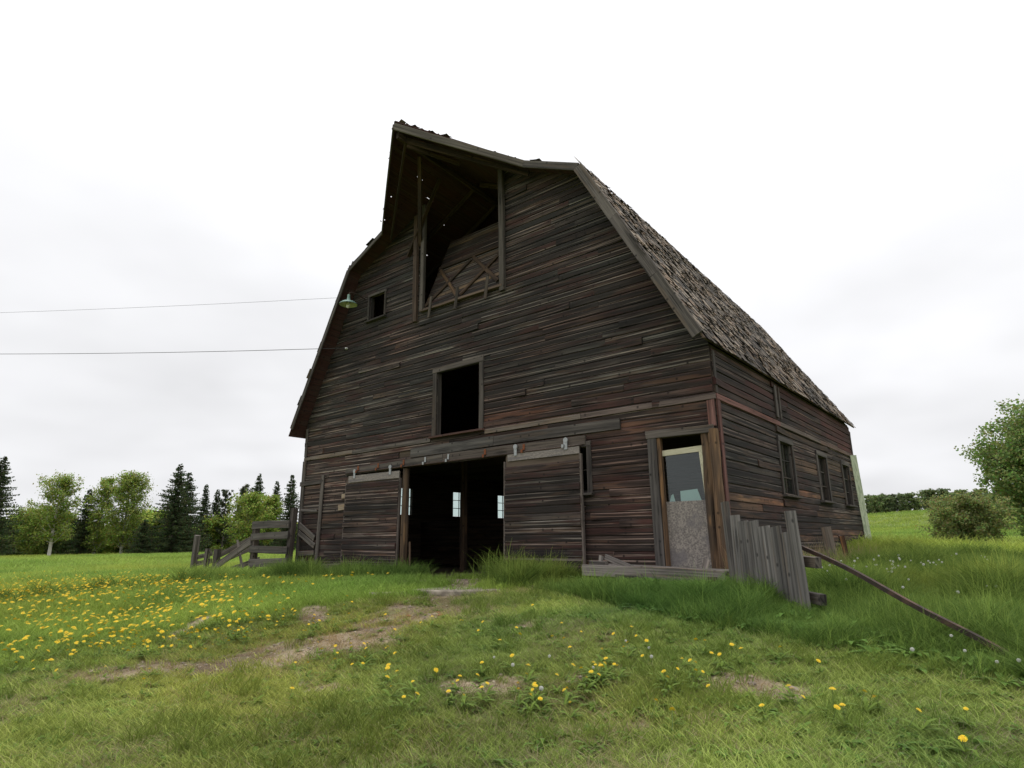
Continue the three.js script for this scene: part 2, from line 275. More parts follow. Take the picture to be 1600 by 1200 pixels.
for (let y = -0.355, k = 0; y < 9.5; y += EXPO, k++) {
  const mid = y + EXPO / 2;
  for (const [a, b] of cut(-W + inset(mid), -inset(mid), mid, OPEN)) {
    const joints = [a]; for (let x = a + rr(0.8, 4.2); x < b - 0.7; x += rr(2.3, 4.4)) joints.push(x); joints.push(b);
    for (let i = 0; i + 1 < joints.length; i++) {
      if (R() < 0.008) continue;
      const p = joints[i], q = joints[i + 1] - 0.004, edgeL = p < -W + inset(mid) + 0.01, edgeR = joints[i + 1] > -inset(mid) - 0.01;
      sidingRun(frontWall, mid > 3.2 && R() < 0.72 ? M.sidingGrey : M.siding, edgeL ? yy => -W + inset(yy) + 0.004 : () => p, edgeR ? yy => -inset(yy) - 0.004 : () => q, y, EXPO, tintOf(mid < 3.2 ? 0.08 : 0.02));  // upper boards weathered greyer, with some hood shade put into their tone
    }
  }
}
// right side wall: built along x, then turned to face +x
const sideWin = [[3.2, 4.02], [6.1, 6.9], [8.62, 9.36]], SY0 = 1.36, SY1 = 2.42, leftWin = [[3.35, 4.0], [5.85, 6.6], [8.25, 9.0]], LY1 = 2.2;
const sideHoles = sideWin.map(([a, b]) => [-b, -a, SY0, SY1]);
const turnSide = m => m.applyMatrix4(new THREE.Matrix4().makeRotationY(Math.PI / 2));           // x becomes -z, z becomes +x
{
  const g = wallPanel([[-L, -0.3], [0, -0.3], [0, 3.72], [-L, 3.72]].map(([x, y]) => [-x, y]), sideHoles.map(([a, b, c, d]) => [-b, -a, c, d]), 0.03).translate(0, 0, -0.034);
  g.applyMatrix4(new THREE.Matrix4().makeRotationY(Math.PI / 2));
  const sw = part('side_wall', g, M.dark, barn);
  for (let y = -0.1; y < 3.6; y += EXPO) {
    const mid = y + EXPO / 2;
    for (const [a, b] of cut(0, L, mid, sideHoles.map(([a, b, c, d]) => [-b, -a, c, d]))) {
      const j = [a]; for (let x = a + rr(1.2, 4.6); x < b - 0.8; x += rr(2.6, 4.8)) j.push(x); j.push(b);
      for (let i = 0; i + 1 < j.length; i++) { if (R() < 0.01) continue; const p = j[i], q = j[i + 1] - 0.004;
        const red = mid > 2.8 ? 0.35 : 0.12;
        sidingRun(sw, mid > 2.8 ? (R() < 0.55 ? M.red : M.siding) : (R() < 0.8 ? M.siding : M.brown), () => p, () => q, y, EXPO, tintOf(red * 0.4, 0.45, 0.9), turnSide, 0.008); }
    }
  }
}
// left and back walls, seen only from inside and past the corners
{
  const left = part('side_wall', wallPanel([[0, -0.3], [L, -0.3], [L, 3.72], [0, 3.72]], leftWin.map(([a, b]) => [a, b, SY0, LY1]), 0.05), M.dark, barn);
  left.applyMatrix4(new THREE.Matrix4().makeRotationY(Math.PI / 2).setPosition(-W, 0, 0));
  part('back_wall', wallPanel([[-W, -0.3], [0, -0.3], [0, 3.7], [-2.2, 7.1], [XC, 8.9], [-W + 2.2, 7.1], [-W, 3.7]], [], 0.05).translate(0, 0, -L), M.dark, barn);
  const fl = part('loft_floor', new THREE.BoxGeometry(W - 0.1, 0.08, L - 0.15), M.dark, barn); fl.position.set(XC, 2.72, -L / 2 - 0.02);
  for (const [x, z] of [[-7.85, -2.25], [-4.4, -2.6], [-7.85, -5.2], [-4.4, -5.2]]) { const p = part('inner_post', logGeo(3.1, 0.11, 0.1, [0.5, 0.45, 0.42]), M.brown, barn); p.position.set(x, -0.4, z); }
  for (const z of [-4.4, -7.4]) for (let k = 0; k < 7; k++) beam('stall_board', [-W + 0.1, -0.1 + k * 0.19, z], [-7.2, -0.1 + k * 0.19, z], 0.18, 0.03, [0, 1, 0], [0.35, 0.3, 0.28], M.brown, barn);
}
// windows: frame of three boards (one mesh), sill, muntins and dirty panes
function windowAt(parent, w, h, mat, col, opt = {}) { // in its own axes: x 0..w, y 0..h, facing +z
  const tw = opt.trim ?? 0.12, T = 0.035;
  const gs = [plankGeo(h + 0.02, tw, T, col).rotateZ(Math.PI / 2).translate(-tw / 2, -0.01, 0.03), plankGeo(h + 0.02, tw, T, col.map(c => c * 0.9)).rotateZ(Math.PI / 2).translate(w + tw / 2, -0.01, 0.03), plankGeo(w + tw * 2, tw, T + 0.006, col.map(c => c * 1.1)).translate(-tw, h + tw / 2 + 0.005, 0.032)];
  for (const x of [0.012, w - 0.012]) gs.push(plankGeo(h, 0.02, 0.12, col.map(c => c * 0.85)).rotateZ(Math.PI / 2).translate(x, 0, -0.05));
  const f = part('window_frame', mergeGeometries(gs), mat, parent);
  part('window_sill', plankGeo(w + tw * 2 + 0.06, 0.045, 0.14, opt.sill ?? col).translate(-tw - 0.03, -0.03, 0.045), mat, f);
  if (opt.panes) {
    const [nx, ny] = opt.panes;
    for (let i = 1; i < nx; i++) part('muntin', plankGeo(h, 0.022, 0.03, col).rotateZ(Math.PI / 2).translate(w * i / nx, 0, -0.04), mat, f);
    for (let i = 1; i < ny; i++) part('muntin', plankGeo(w, 0.022, 0.03, col).translate(0, h * i / ny, -0.04), mat, f);
    for (let i = 0; i < nx; i++) for (let j = 0; j < ny; j++) { if (opt.broken && R() < 0.3) continue; const p = part('pane', new THREE.BoxGeometry(w / nx - 0.02, h / ny - 0.02, 0.004), M.pane, f); p.position.set(w * (i + 0.5) / nx, h * (j + 0.5) / ny, -0.045); }
  }
  return f;
}
{
  const a = windowAt(barn, 1.36, 1.51, M.grey, [0.42, 0.38, 0.35], { sill: [0.6, 0.32, 0.27], trim: 0.13 }); a.position.set(-6.58, 2.87, 0.012); // loft window, open
  const b = windowAt(barn, 0.63, 0.68, M.grey, [0.3, 0.28, 0.26], { trim: 0.07 }); b.position.set(-9.29, 6.33, 0.012);
  const c = windowAt(barn, 0.45, 0.84, M.grey, [0.4, 0.36, 0.34], { trim: 0.1, panes: [1, 2] }); c.position.set(-2.95, 1.36, 0.012);
  for (const [p, q] of sideWin) {
    const w = windowAt(barn, q - p, SY1 - SY0, M.grey, [0.42, 0.39, 0.37], { panes: [2, 3], broken: true, trim: 0.11 }); w.position.set(0.012, SY0, -p); w.rotation.y = Math.PI / 2;
  }
  for (const [p, q] of leftWin) {
    const v = windowAt(barn, q - p, LY1 - SY0, M.grey, [0.4, 0.37, 0.35], { panes: [2, 3], trim: 0.11 }); v.position.set(-W - 0.012, SY0, -q); v.rotation.y = -Math.PI / 2;
  }
  // boarded narrow window high on the side wall
  for (const [z, w] of [[-3.28, 0.14], [-3.52, 0.05]]) beam('window_trim', [0.045, 2.92, z], [0.045, 3.6, z - 0.02], w, 0.035, [0, 0, 1], [0.5, 0.46, 0.43], M.grey, barn);
}
// belt boards, corner boards
for (const [a, b, dy, c] of [[-W, -9.7, 0, [0.8, 0.7, 0.6]], [-9.69, -6.75, -0.012, [0.6, 0.55, 0.5]], [-5.05, -2.6, -0.008, [0.75, 0.66, 0.58]], [-2.59, 0.04, 0, [0.62, 0.5, 0.46]]]) beam('belt_board', [a, 2.8 + dy, 0.035], [b, 2.8 + dy * 0.3, 0.035], 0.1, 0.034, [0, 1, 0], c, M.grey, barn);
for (const [a, b, c] of [[0, 3.4, [0.75, 0.38, 0.34]], [3.41, 6.6, [0.55, 0.45, 0.4]], [6.61, L, [0.6, 0.42, 0.36]]]) beam('belt_board', [0.035, 2.8, -a], [0.035, 2.8, -b], 0.1, 0.034, [0, 1, 0], c, M.grey, barn);
beam('corner_board', [-0.045, 2.3, 0.038], [-0.045, 2.74, 0.038], 0.13, 0.03, [1, 0, 0], [1.0, 0.55, 0.5], M.grey, barn);
beam('corner_board', [0.04, -0.1, -0.07], [0.04, 2.74, -0.06], 0.13, 0.03, [0, 0, 1], [0.75, 0.36, 0.32], M.grey, barn);
beam('corner_board', [0.035, 2.86, -0.06], [0.03, 3.6, -0.06], 0.09, 0.028, [0, 0, 1], [0.4, 0.36, 0.34], M.grey, barn);
beam('corner_board', [-W + 0.05, 2.86, 0.04], [-W + 0.05, 3.66, 0.04], 0.1, 0.03, [1, 0, 0], [0.5, 0.47, 0.44], M.grey, barn);
beam('corner_board', [-W + 0.03, -0.3, 0.05], [-W + 0.05, 2.74, 0.045], 0.14, 0.05, [1, 0, 0], [0.42, 0.38, 0.35], M.grey, barn);
beam('corner_board', [0.03, -0.1, -L + 0.05], [0.03, 3.5, -L + 0.05], 0.12, 0.03, [0, 0, 1], [0.4, 0.34, 0.32], M.grey, barn);
// closed bay at the left end: trim post, ledge and loose boards nailed across
beam('trim_board', [-11.0, -0.35, 0.06], [-10.93, 2.28, 0.06], 0.13, 0.04, [1, 0, 0], [0.5, 0.46, 0.43], M.grey, barn);
beam('trim_board', [-W - 0.06, 2.1, 0.06], [-10.93, 2.12, 0.06], 0.12, 0.05, [0, 1, 0], [0.38, 0.34, 0.32], M.grey, barn);
for (const [a, b, h] of [[[-11.85, 0.98], [-11.08, 0.62], 0.16], [[-11.87, 0.78], [-11.06, 0.42], 0.14], [[-11.85, 1.38], [-11.05, 1.34], 0.07], [[-11.82, 0.22], [-11.06, 0.25], 0.12], [[-11.62, 0.08], [-11.25, -0.32], 0.14]]) beam('loose_board', [a[0], a[1], 0.085], [b[0], b[1], 0.1], h, 0.022, [0, 1, 0], [0.72, 0.68, 0.64], M.grey, barn);
for (const [x, y, w, h] of [[-9.72, 1.94, 0.36, 0.15], [-9.95, 1.66, 0.2, 0.13], [-10.02, 1.38, 0.3, 0.15]]) beam('patch_board', [x - w / 2, y, 0.045], [x + w / 2, y + 0.02, 0.045], h, 0.02, [0, 1, 0], [1.25, 1.05, 0.8], M.grey, barn);
beam('foundation_board', [-10.85, -0.18, 0.06], [-9.7, -0.14, 0.06], 0.28, 0.03, [0, 1, 0], [0.85, 0.75, 0.66], M.grey, barn);

// roof: four slopes, the two upper ones run out into the hay hood
const HOLES = [];
function slope(p0, p1, outline, holes, thick, flip) { // outline in (share of the way from p0 to p1, z)
  const dx = p1[0] - p0[0], dy = p1[1] - p0[1], l = Math.hypot(dx, dy), s = new THREE.Shape(outline.map(([t, z]) => new THREE.Vector2(t * l, z)));
  for (const [t, z, a, b] of holes) { HOLES.push(V(lerp(p0[0], p1[0], t), lerp(p0[1], p1[1], t) - sagAt(9, z), z + b / 2));
    s.holes.push(new THREE.Path([[0, 0], [a, 0.01], [a, b], [0.01, b]].map(([u, v]) => new THREE.Vector2(t * l + u, z + v)))); }
  const g = new THREE.ExtrudeGeometry(s, { depth: thick, bevelEnabled: false }); if (flip) g.translate(0, 0, -thick);
  const uv = g.attributes.uv, p = g.attributes.position; for (let i = 0; i < uv.count; i++) uv.setXY(i, p.getY(i), p.getX(i));
  g.applyMatrix4(new THREE.Matrix4().makeBasis(V(dx / l, dy / l, 0), V(0, 0, 1), V(dy / l, -dx / l, 0)).setPosition(p0[0], p0[1], 0));
  for (let i = 0; i < p.count; i++) p.setY(i, p.getY(i) - sagAt(p.getY(i), p.getZ(i)));
  g.computeVertexNormals(); return paint(g, [0.8, 0.8, 0.8]);
}
function lowSlope(p0, p1, thick, side) { // a lower slope in strips, so that it can twist with the sag
  const dx = p1[0] - p0[0], dy = p1[1] - p0[1], l = Math.hypot(dx, dy), nx = side * dy / l, ny = -side * dx / l, o = [[0, 0], [0, thick], [l / 2, thick], [l, thick], [l, 0], [l / 2, 0]];
  return paint(sweep(14, o, (u, a, b) => { const z = lerp(FZ, BZ, u), y = p0[1] + dy / l * a + ny * b; return [p0[0] + dx / l * a + nx * b, y - sagAt(p0[1] + dy / l * a, z), z]; }, FZ - BZ), [0.8, 0.8, 0.8]);
}
const hoodT = (HX - KX) / (-XC - KX);
const EAVE_R = [-EX, EY], KN_R = [-KX, KY], RIDGE = [XC, RY], EAVE_L = [-W + EX, EY], KN_L = [-W + KX, KY];
const lowR = part('roof', lowSlope(EAVE_R, KN_R, 0.03, 1), M.brown, barn);
const hoodOutline = [[0, FZ], [hoodT, FZ], [1, HZ], [1, BZ], [0, BZ]];
const upR = part('roof', slope(KN_R, RIDGE, hoodOutline, [[0.70, 0.95, 0.03, 0.22], [0.62, 0.78, 0.02, 0.16]], 0.03), M.red, barn);
const lowL = part('roof', lowSlope([EAVE_L[0] - 0.14, EAVE_L[1] - 0.25], KN_L, 0.03, -1), M.red, barn);
const upL = part('roof', slope(KN_L, RIDGE, hoodOutline, [[0.80, 0.55, 0.03, 0.2], [0.72, -0.1, 0.03, 0.24], [0.60, 0.9, 0.04, 0.05], [0.50, 0.82, 0.05, 0.05], [0.44, 0.6, 0.04, 0.05], [0.42, 0.66, 0.03, 0.04], [0.62, -0.9, 0.03, 0.06], [0.5, -1.6, 0.03, 0.05], [0.36, -1.2, 0.04, 0.06]], 0.03, true), M.red, barn);
// rake boards
const rk = (x, y, z, o = 0.0) => [x, y + o, z];
const rake = (A, B, col, h = 0.17, mat = M.grey) => beam('rake_board', A, B, h, 0.035, [0, 1, 0], col, mat, barn);
{
  const n = 3, c = [[0.62, 0.58, 0.55], [0.54, 0.5, 0.48], [0.66, 0.62, 0.58]];
  const at = (p, q, t, off = -0.05) => [lerp(p[0], q[0], t), lerp(p[1], q[1], t) + off, FZ + 0.022];
  for (let k = 0; k < n; k++) { rake(at(KN_R, EAVE_R, k / n), at(KN_R, EAVE_R, (k + 0.996) / n - (k === 2 ? 0.03 : 0)), c[k], 0.2); rake(at(EAVE_L, KN_L, k / n), at(EAVE_L, KN_L, (k + 0.996) / n), c[k].map(x => x * 0.75), 0.13); }
  rake(at(KN_R, RIDGE, 0), at(KN_R, RIDGE, hoodT), [0.55, 0.52, 0.48], 0.16); rake(at(KN_L, RIDGE, 0), at(KN_L, RIDGE, hoodT), [0.45, 0.42, 0.4], 0.12);
  // hood rakes run out from the foot to the tip
  const f = (p, t, z, off) => [lerp(p[0], RIDGE[0], t), lerp(p[1], RIDGE[1], t) + off, z];
  rake(f(KN_R, hoodT, FZ, -0.04), f(KN_R, 1, HZ + 0.03, -0.04), [0.62, 0.58, 0.5], 0.17); rake(f(KN_L, hoodT, FZ, -0.04), f(KN_L, 1, HZ + 0.03, -0.04), [0.4, 0.37, 0.34], 0.15);
  // soffit battens and hood timbers
  beam('hood_rafter', f(KN_R, hoodT + 0.02, FZ - 0.25, -0.16), f(KN_R, 1, HZ - 0.35, -0.2), 0.14, 0.05, [0, 1, 0], [0.4, 0.36, 0.32], M.brown, barn);
  beam('hood_rafter', f(KN_L, hoodT + 0.02, FZ - 0.25, -0.16), f(KN_L, 1, HZ - 0.35, -0.2), 0.14, 0.05, [0, 1, 0], [0.4, 0.36, 0.32], M.brown, barn);
  beam('ridge_beam', [XC, RY - 0.2 - sagAt(9, -L), -L + 0.1], [XC, RY - 0.2, HZ - 0.1], 0.16, 0.07, [0, 1, 0], [0.5, 0.45, 0.4], M.brown, barn);
  beam('hood_brace', [-7.3, 7.9, 0.05], [XC - 0.1, RY - 0.3, 1.25], 0.1, 0.06, [1, 0, 0], [0.5, 0.43, 0.34], M.brown, barn);
  beam('hood_brace', [-7.75, 7.75, 0.06], [XC - 0.35, RY - 0.35, 0.35], 0.09, 0.06, [0, 0, 1], [0.5, 0.43, 0.34], M.brown, barn);
  beam('hood_brace', [XC + 0.02, RY - 0.34, 1.75], [XC + 0.75, RY - 0.62, 0.75], 0.09, 0.05, [0, 1, 0], [0.6, 0.52, 0.42], M.brown, barn);
  for (const z of [-0.7, -1.6, -2.5, -3.4]) for (const s of [-1, 1]) { const g = sagAt(9, z); beam('rafter', [XC + s * (-XC - KX - 0.05), KY - 0.12 - g, z], [XC + s * 0.05, RY - 0.12 - g, z], 0.13, 0.05, [0, 1, 0], [0.5, 0.44, 0.38], M.brown, barn); beam('rafter', [XC + s * (-XC - 0.2), EY + 0.1, z], [XC + s * (-XC - KX - 0.08), KY - 0.1 - g, z], 0.13, 0.05, [0, 1, 0], [0.5, 0.44, 0.38], M.brown, barn); }
}
// posts of the hay opening and the leaning hay door
for (const [x, y0, y1, w, c, d] of [[-7.4, 5.85, 8.75, 0.13, [0.5, 0.36, 0.28], 0.06], [-7.16, 6.1, 9.0, 0.12, [0.45, 0.41, 0.38], 0.02], [-4.52, 5.9, 8.9, 0.14, [0.36, 0.33, 0.3], 0.06]]) beam('hay_post', [x, y0, 0.06], [x + 0.02, y1, 0.06 + d], w, 0.09, [1, 0, 0], c, M.grey, barn);
beam('hay_sill', [-7.2, 6.08, 0.06], [-4.5, 6.03, 0.06], 0.06, 0.1, [0, 1, 0], [0.6, 0.45, 0.36], M.grey, barn);
{
  const door = part('hay_door', new THREE.BoxGeometry(2.5, 2.4, 0.02).translate(0, 1.2, -0.02), M.dark, barn); door.position.set(-5.9, 6.12, 0); door.rotation.x = -22.5 * Math.PI / 180;
  for (let k = 0; k < 17; k++) part('plank', plankGeo(2.52 - rr(0, 0.04), 0.135, 0.022, tintOf(0.02, 0.7, 1.0), 0.003).translate(-1.26, 0.075 + k * 0.141, 0.003), R() < 0.3 ? M.brown : M.siding, door);
  const X = (a, b) => beam('brace', [...a, 0.045], [...b, 0.045], 0.1, 0.03, [0, 1, 0], [0.5, 0.44, 0.38], M.brown, door);
  X([-1.2, 0.06], [-0.05, 1.25]); X([-1.15, 1.3], [-0.1, 0.08]); X([0.02, 0.06], [1.2, 1.3]); X([0.0, 1.3], [1.2, 0.08]); beam('brace', [-1.24, 1.36, 0.045], [1.24, 1.36, 0.045], 0.1, 0.03, [0, 1, 0], [0.5, 0.44, 0.38], M.brown, door);
  for (const x of [-6.85, -5.95, -5.0]) beam('hinge_strap', [x, 5.82, 0.11], [x + 0.1, 6.34, 0.13], 0.09, 0.02, [1, 0, 0], [0.42, 0.36, 0.31], M.grey, barn);
}
// sliding-door track with its brackets
{
  beam('track_board', [-9.9, 2.27, 0.06], [-6.3, 2.34, 0.06], 0.17, 0.05, [0, 1, 0], [0.5, 0.46, 0.42], M.grey, barn);
  beam('track_board', [-6.29, 2.34, 0.06], [-2.5, 2.33, 0.06], 0.17, 0.05, [0, 1, 0], [0.42, 0.36, 0.32], M.grey, barn);
  beam('header_board', [-7.4, 2.54, 0.05], [-4.8, 2.56, 0.05], 0.22, 0.04, [0, 1, 0], [0.45, 0.44, 0.43], M.grey, barn);
  beam('header_board', [-4.79, 2.56, 0.05], [-1.75, 2.55, 0.05], 0.2, 0.04, [0, 1, 0], [0.42, 0.39, 0.37], M.grey, barn);
  const rail = part('door_rail', new THREE.CylinderGeometry(0.018, 0.018, 7.3, 8).rotateZ(Math.PI / 2), M.iron, barn); rail.position.set(-6.2, 2.235, 0.12);
  const strap = mergeGeometries([new THREE.BoxGeometry(0.05, 0.12, 0.008).translate(0, 0, -0.03), new THREE.BoxGeometry(0.05, 0.008, 0.07).translate(0, -0.06, 0), new THREE.BoxGeometry(0.05, 0.06, 0.008).translate(0, -0.09, 0.035)]);
  for (const [x, z] of [[-9.35, 0], [-8.55, 0], [-7.6, 0], [-6.85, 1], [-6.1, 1], [-5.0, 0], [-3.95, 0], [-2.95, 1]]) { const b = part('track_bracket', strap, z ? M.zinc : M.rust, barn); b.position.set(x, 2.34, 0.13); b.rotation.z = rr(-0.12, 0.12); }
}
function slidingDoor(x0, x1, y0, y1, tilt) {
  const w = x1 - x0, d = part('sliding_door', new THREE.BoxGeometry(w - 0.02, y1 - y0, 0.03).translate(w / 2, (y1 - y0) / 2, 0), M.dark, barn);
  d.position.set(x0, y0, 0.115); d.rotation.set(-0.012, 0, tilt);
  for (let y = 0, k = 0; y + EXPO < y1 - y0 - 0.14; y += EXPO, k++) sidingRun(d, M.siding, () => 0, () => w, y, EXPO, tintOf(0.04, 0.75, 1.15), m => { m.name = 'plank'; m.position.z = 0.017; }, 0.006);
  part('top_strip', new THREE.BoxGeometry(w * 0.96, 0.17, 0.02).translate(w * 0.52, y1 - y0 - 0.075, 0.03), M.osb, d);
  for (const s of [0, 1]) part('edge_board', plankGeo(y1 - y0 - 0.16, 0.05, 0.06, [0.6, 0.52, 0.48]).rotateZ(Math.PI / 2).translate(s ? w + 0.012 : -0.012, 0, 0.005), M.grey, d);
  for (const t of [0.16, 0.84]) { const h = part('hanger', mergeGeometries([new THREE.BoxGeometry(0.07, 0.16, 0.012), new THREE.CylinderGeometry(0.05, 0.05, 0.025, 12).rotateX(Math.PI / 2).translate(0, 0.1, 0)]), M.zinc, d); h.position.set(w * t, y1 - y0 + 0.02, 0.05); }
  return d;
}
slidingDoor(-9.78, -7.72, -0.2, 2.15, -0.004);
slidingDoor(-4.42, -2.6, -0.06, 2.24, 0.003);
{ const p = part('door_post', logGeo(2.6, 0.09, 0.085, [0.8, 0.75, 0.7]), M.brown, barn); p.position.set(-7.6, -0.4, 0.0); beam('door_prop', [-7.35, 0.5, 0.05], [-7.15, -0.15, 0.2], 0.05, 0.03, [1, 0, 0], [0.8, 0.7, 0.6], M.brown, barn); }
// man door: jambs, header, chipboard lower half, storm sash above
{
  beam('door_jamb', [-1.12, -0.15, 0.055], [-1.14, 2.24, 0.055], 0.17, 0.06, [1, 0, 0], [0.45, 0.43, 0.42], M.grey, barn);
  beam('door_jamb', [-1.0, -0.12, 0.02], [-1.02, 2.2, 0.02], 0.06, 0.1, [1, 0, 0], [1.0, 0.85, 0.7], M.brown, barn);
  beam('door_header', [-1.24, 2.27, 0.06], [-0.03, 2.26, 0.06], 0.13, 0.07, [0, 1, 0], [0.55, 0.5, 0.46], M.grey, barn);
  const d = part('door', new THREE.BoxGeometry(0.74, 1.2, 0.02).translate(0, 0.6, 0), M.osb, barn); d.position.set(-0.64, -0.08, -0.01); d.userData.label = 'grey chipboard panel closing the lower half of the doorway';
  const uv = d.geometry.attributes.uv; for (let i = 0; i < uv.count; i++) uv.setXY(i, uv.getX(i) * 0.74, uv.getY(i) * 1.2);
  part('top_rail', new THREE.BoxGeometry(0.8, 0.095, 0.035).rotateZ(0.03).translate(0, 2.03, 0.0), M.cream, d);
  part('stile', new THREE.BoxGeometry(0.06, 0.86, 0.035).rotateZ(0.06).translate(0.36, 1.58, 0.002), M.cream, d);
  part('glass', new THREE.BoxGeometry(0.72, 0.8, 0.004).translate(0, 1.59, -0.012), M.pane, d);
  const poly = pts => new THREE.ExtrudeGeometry(new THREE.Shape(pts.map(p => new THREE.Vector2(...p))), { depth: 0.006, bevelEnabled: false });
  part('daylight_patch', poly([[-0.1, 1.2], [0.26, 1.2], [0.2, 1.39], [-0.1, 1.37]]).translate(0, 0, -0.05), M.paleDaylight, d);  // both pale shapes are added in place of daylight through a back opening
  part('daylight_patch', poly([[-0.3, 1.2], [-0.2, 1.2], [-0.23, 1.33], [-0.27, 1.3]]).translate(0, 0, -0.05), M.paleDaylight, d);
  const p1 = part('door_post', logGeo(2.4, 0.085, 0.075, [0.95, 0.85, 0.75], 0.25, 10, 12), M.brown, barn); p1.position.set(-0.2, -0.15, 0.0);
  const p2 = part('corner_post', logGeo(2.4, 0.09, 0.08, [1.5, 1.3, 1.1], 0.16, 12, 12), M.brown, barn); p2.position.set(-0.05, -0.15, 0.05);
}
// ---------------------------------------------------------------- shingles
reseed(501);
{
  const kinds = []; for (let k = 0; k < 4; k++) {
    const n = 3, P = [], T = [], I = [], lift = [0.004, 0.012, 0.024, 0.008][k], skew = [0, 0.1, -0.12, 0.05][k];
    for (let i = 0; i <= n; i++) for (let j = 0; j <= 2; j++) { const x = j / 2 - 0.5, y = i / n * 0.30, q = 1 - i / n; P.push(x, y + (i ? 0 : skew * x * 0.3), 0.010 + q * q * lift * (0.6 + 0.8 * Math.abs(x + skew) * 2)); T.push(y * 1, x * 0.13 + k * 0.2); }
    for (let i = 0; i < n; i++) for (let j = 0; j < 2; j++) { const a = i * 3 + j; I.push(a, a + 1, a + 4, a, a + 4, a + 3); }
    const m = P.length / 3; for (let j = 0; j <= 2; j++) { P.push(P[j * 3], P[j * 3 + 1], P[j * 3 + 2] - 0.011); T.push(0, 0); } for (let j = 0; j < 2; j++) I.push(m + j, m + j + 1, j + 1, m + j, j + 1, j);
    const g = new THREE.BufferGeometry(); g.setAttribute('position', new THREE.Float32BufferAttribute(P, 3)); g.setAttribute('uv', new THREE.Float32BufferAttribute(T, 2)); g.setIndex(I); kinds.push(flat(g));
  }
  const map = fit(woodTex({ seed: 41, dark: [0.07, 0.06, 0.05], light: [0.25, 0.22, 0.185], warm: [0.2, 0.15, 0.105], warmth: 0.7, paint: [0.05, 0.046, 0.042], cut: 0.56 }), 0.25, 1);
  const tone = [[0.4, 0.38, 0.36], [0.75, 0.72, 0.7], [1, 0.95, 0.9], [1.3, 1.22, 1.12], [0.62, 0.5, 0.42], [1.0, 0.82, 0.68]];
  const mats = tone.map(t => new THREE.MeshStandardMaterial({ map, color: new THREE.Color(...t), roughness: 0.95 }));
  const plain = new THREE.MeshStandardMaterial({ map, roughness: 0.95 });
  const list = [];
  function lay(p0, p1, host, zAt, big) {
    const dx = p1[0] - p0[0], dy = p1[1] - p0[1], l = Math.hypot(dx, dy), up = V(dx / l, dy / l, 0), out = V(dy / l, -dx / l, 0); if (out.y < 0) out.negate();
    for (let s = -0.03, r = 0; s < l - 0.05; s += 0.135, r++) for (let z = BZ, w; z < zAt(s / l) - 0.09; z += w) {
      w = rr(0.085, 0.19); const bare = fbm(z * 1.1 + 50, s * 1.6, 4); if (R() < (bare > 0.6 ? 0.5 : 0.03)) continue;
      const a = rr(-0.035, 0.035), X = V(0, 0, 1).multiplyScalar(Math.cos(a)).addScaledVector(up, Math.sin(a)), Y = X.clone().cross(out).multiplyScalar(-1); if (Y.dot(up) < 0) Y.negate();
      const q = big ? rr(0.0, 0.032) : rr(0, 0.02), Y2 = Y.clone().multiplyScalar(Math.cos(q)).addScaledVector(out, -Math.sin(q)), Z = X.clone().cross(Y2); if (Z.dot(out) < 0) { X.negate(); Z.negate(); }
      const pos = V(p0[0] + up.x * (s + rr(-0.02, 0.02)), p0[1] + up.y * s - sagAt(p0[1] + up.y * s, z), z + w / 2).addScaledVector(out, 0.03 + q * 0.12 + rr(0, 0.008));
      list.push({ m: new THREE.Matrix4().makeBasis(X.multiplyScalar(w * 0.96), Y2, Z).setPosition(pos), k: Math.floor(R() * 4), t: bare > 0.54 && R() < 0.7 ? 0 : Math.floor(R() * 6), host, d: big ? pos.distanceTo(EYE) : 1e9, pos });
    }
  }
  const hz = t => t < hoodT ? FZ : lerp(FZ, HZ, (t - hoodT) / (1 - hoodT));
  lay(EAVE_R, KN_R, lowR, () => FZ, true); lay(KN_R, RIDGE, upR, hz); lay(EAVE_L, KN_L, lowL, () => FZ); lay(KN_L, RIDGE, upL, hz);
  const skipHole = s => HOLES.some(h => { const e = s.m.elements, dx = s.pos.x + e[4] * 0.14 - h.x, dy = s.pos.y + e[5] * 0.14 - h.y, dz = s.pos.z - h.z; return Math.abs(dz) < 0.2 && dx * dx + dy * dy < 0.055; });   // shingles have come off over the gaps in the hood
  list.sort((a, b) => a.d - b.d);
  list.slice(0, 300).forEach(s => { const m = part('shingle', kinds[s.k], mats[s.t], lowR); m.applyMatrix4(s.m); });
  for (const host of [lowR, upR, lowL, upL]) for (let k = 0; k < 4; k++) {
    const rest = list.slice(300).filter(s => s.host === host && s.k === k && !skipHole(s));
    const im = shade(new THREE.InstancedMesh(kinds[k], plain, rest.length)); im.name = 'shingles'; im.userData.kind = 'stuff';
    rest.forEach((s, i) => { im.setMatrixAt(i, s.m); const j = rr(0.85, 1.15); im.setColorAt(i, new THREE.Color(...tone[s.t].map(v => v * j))); }); host.add(im);
  }
}
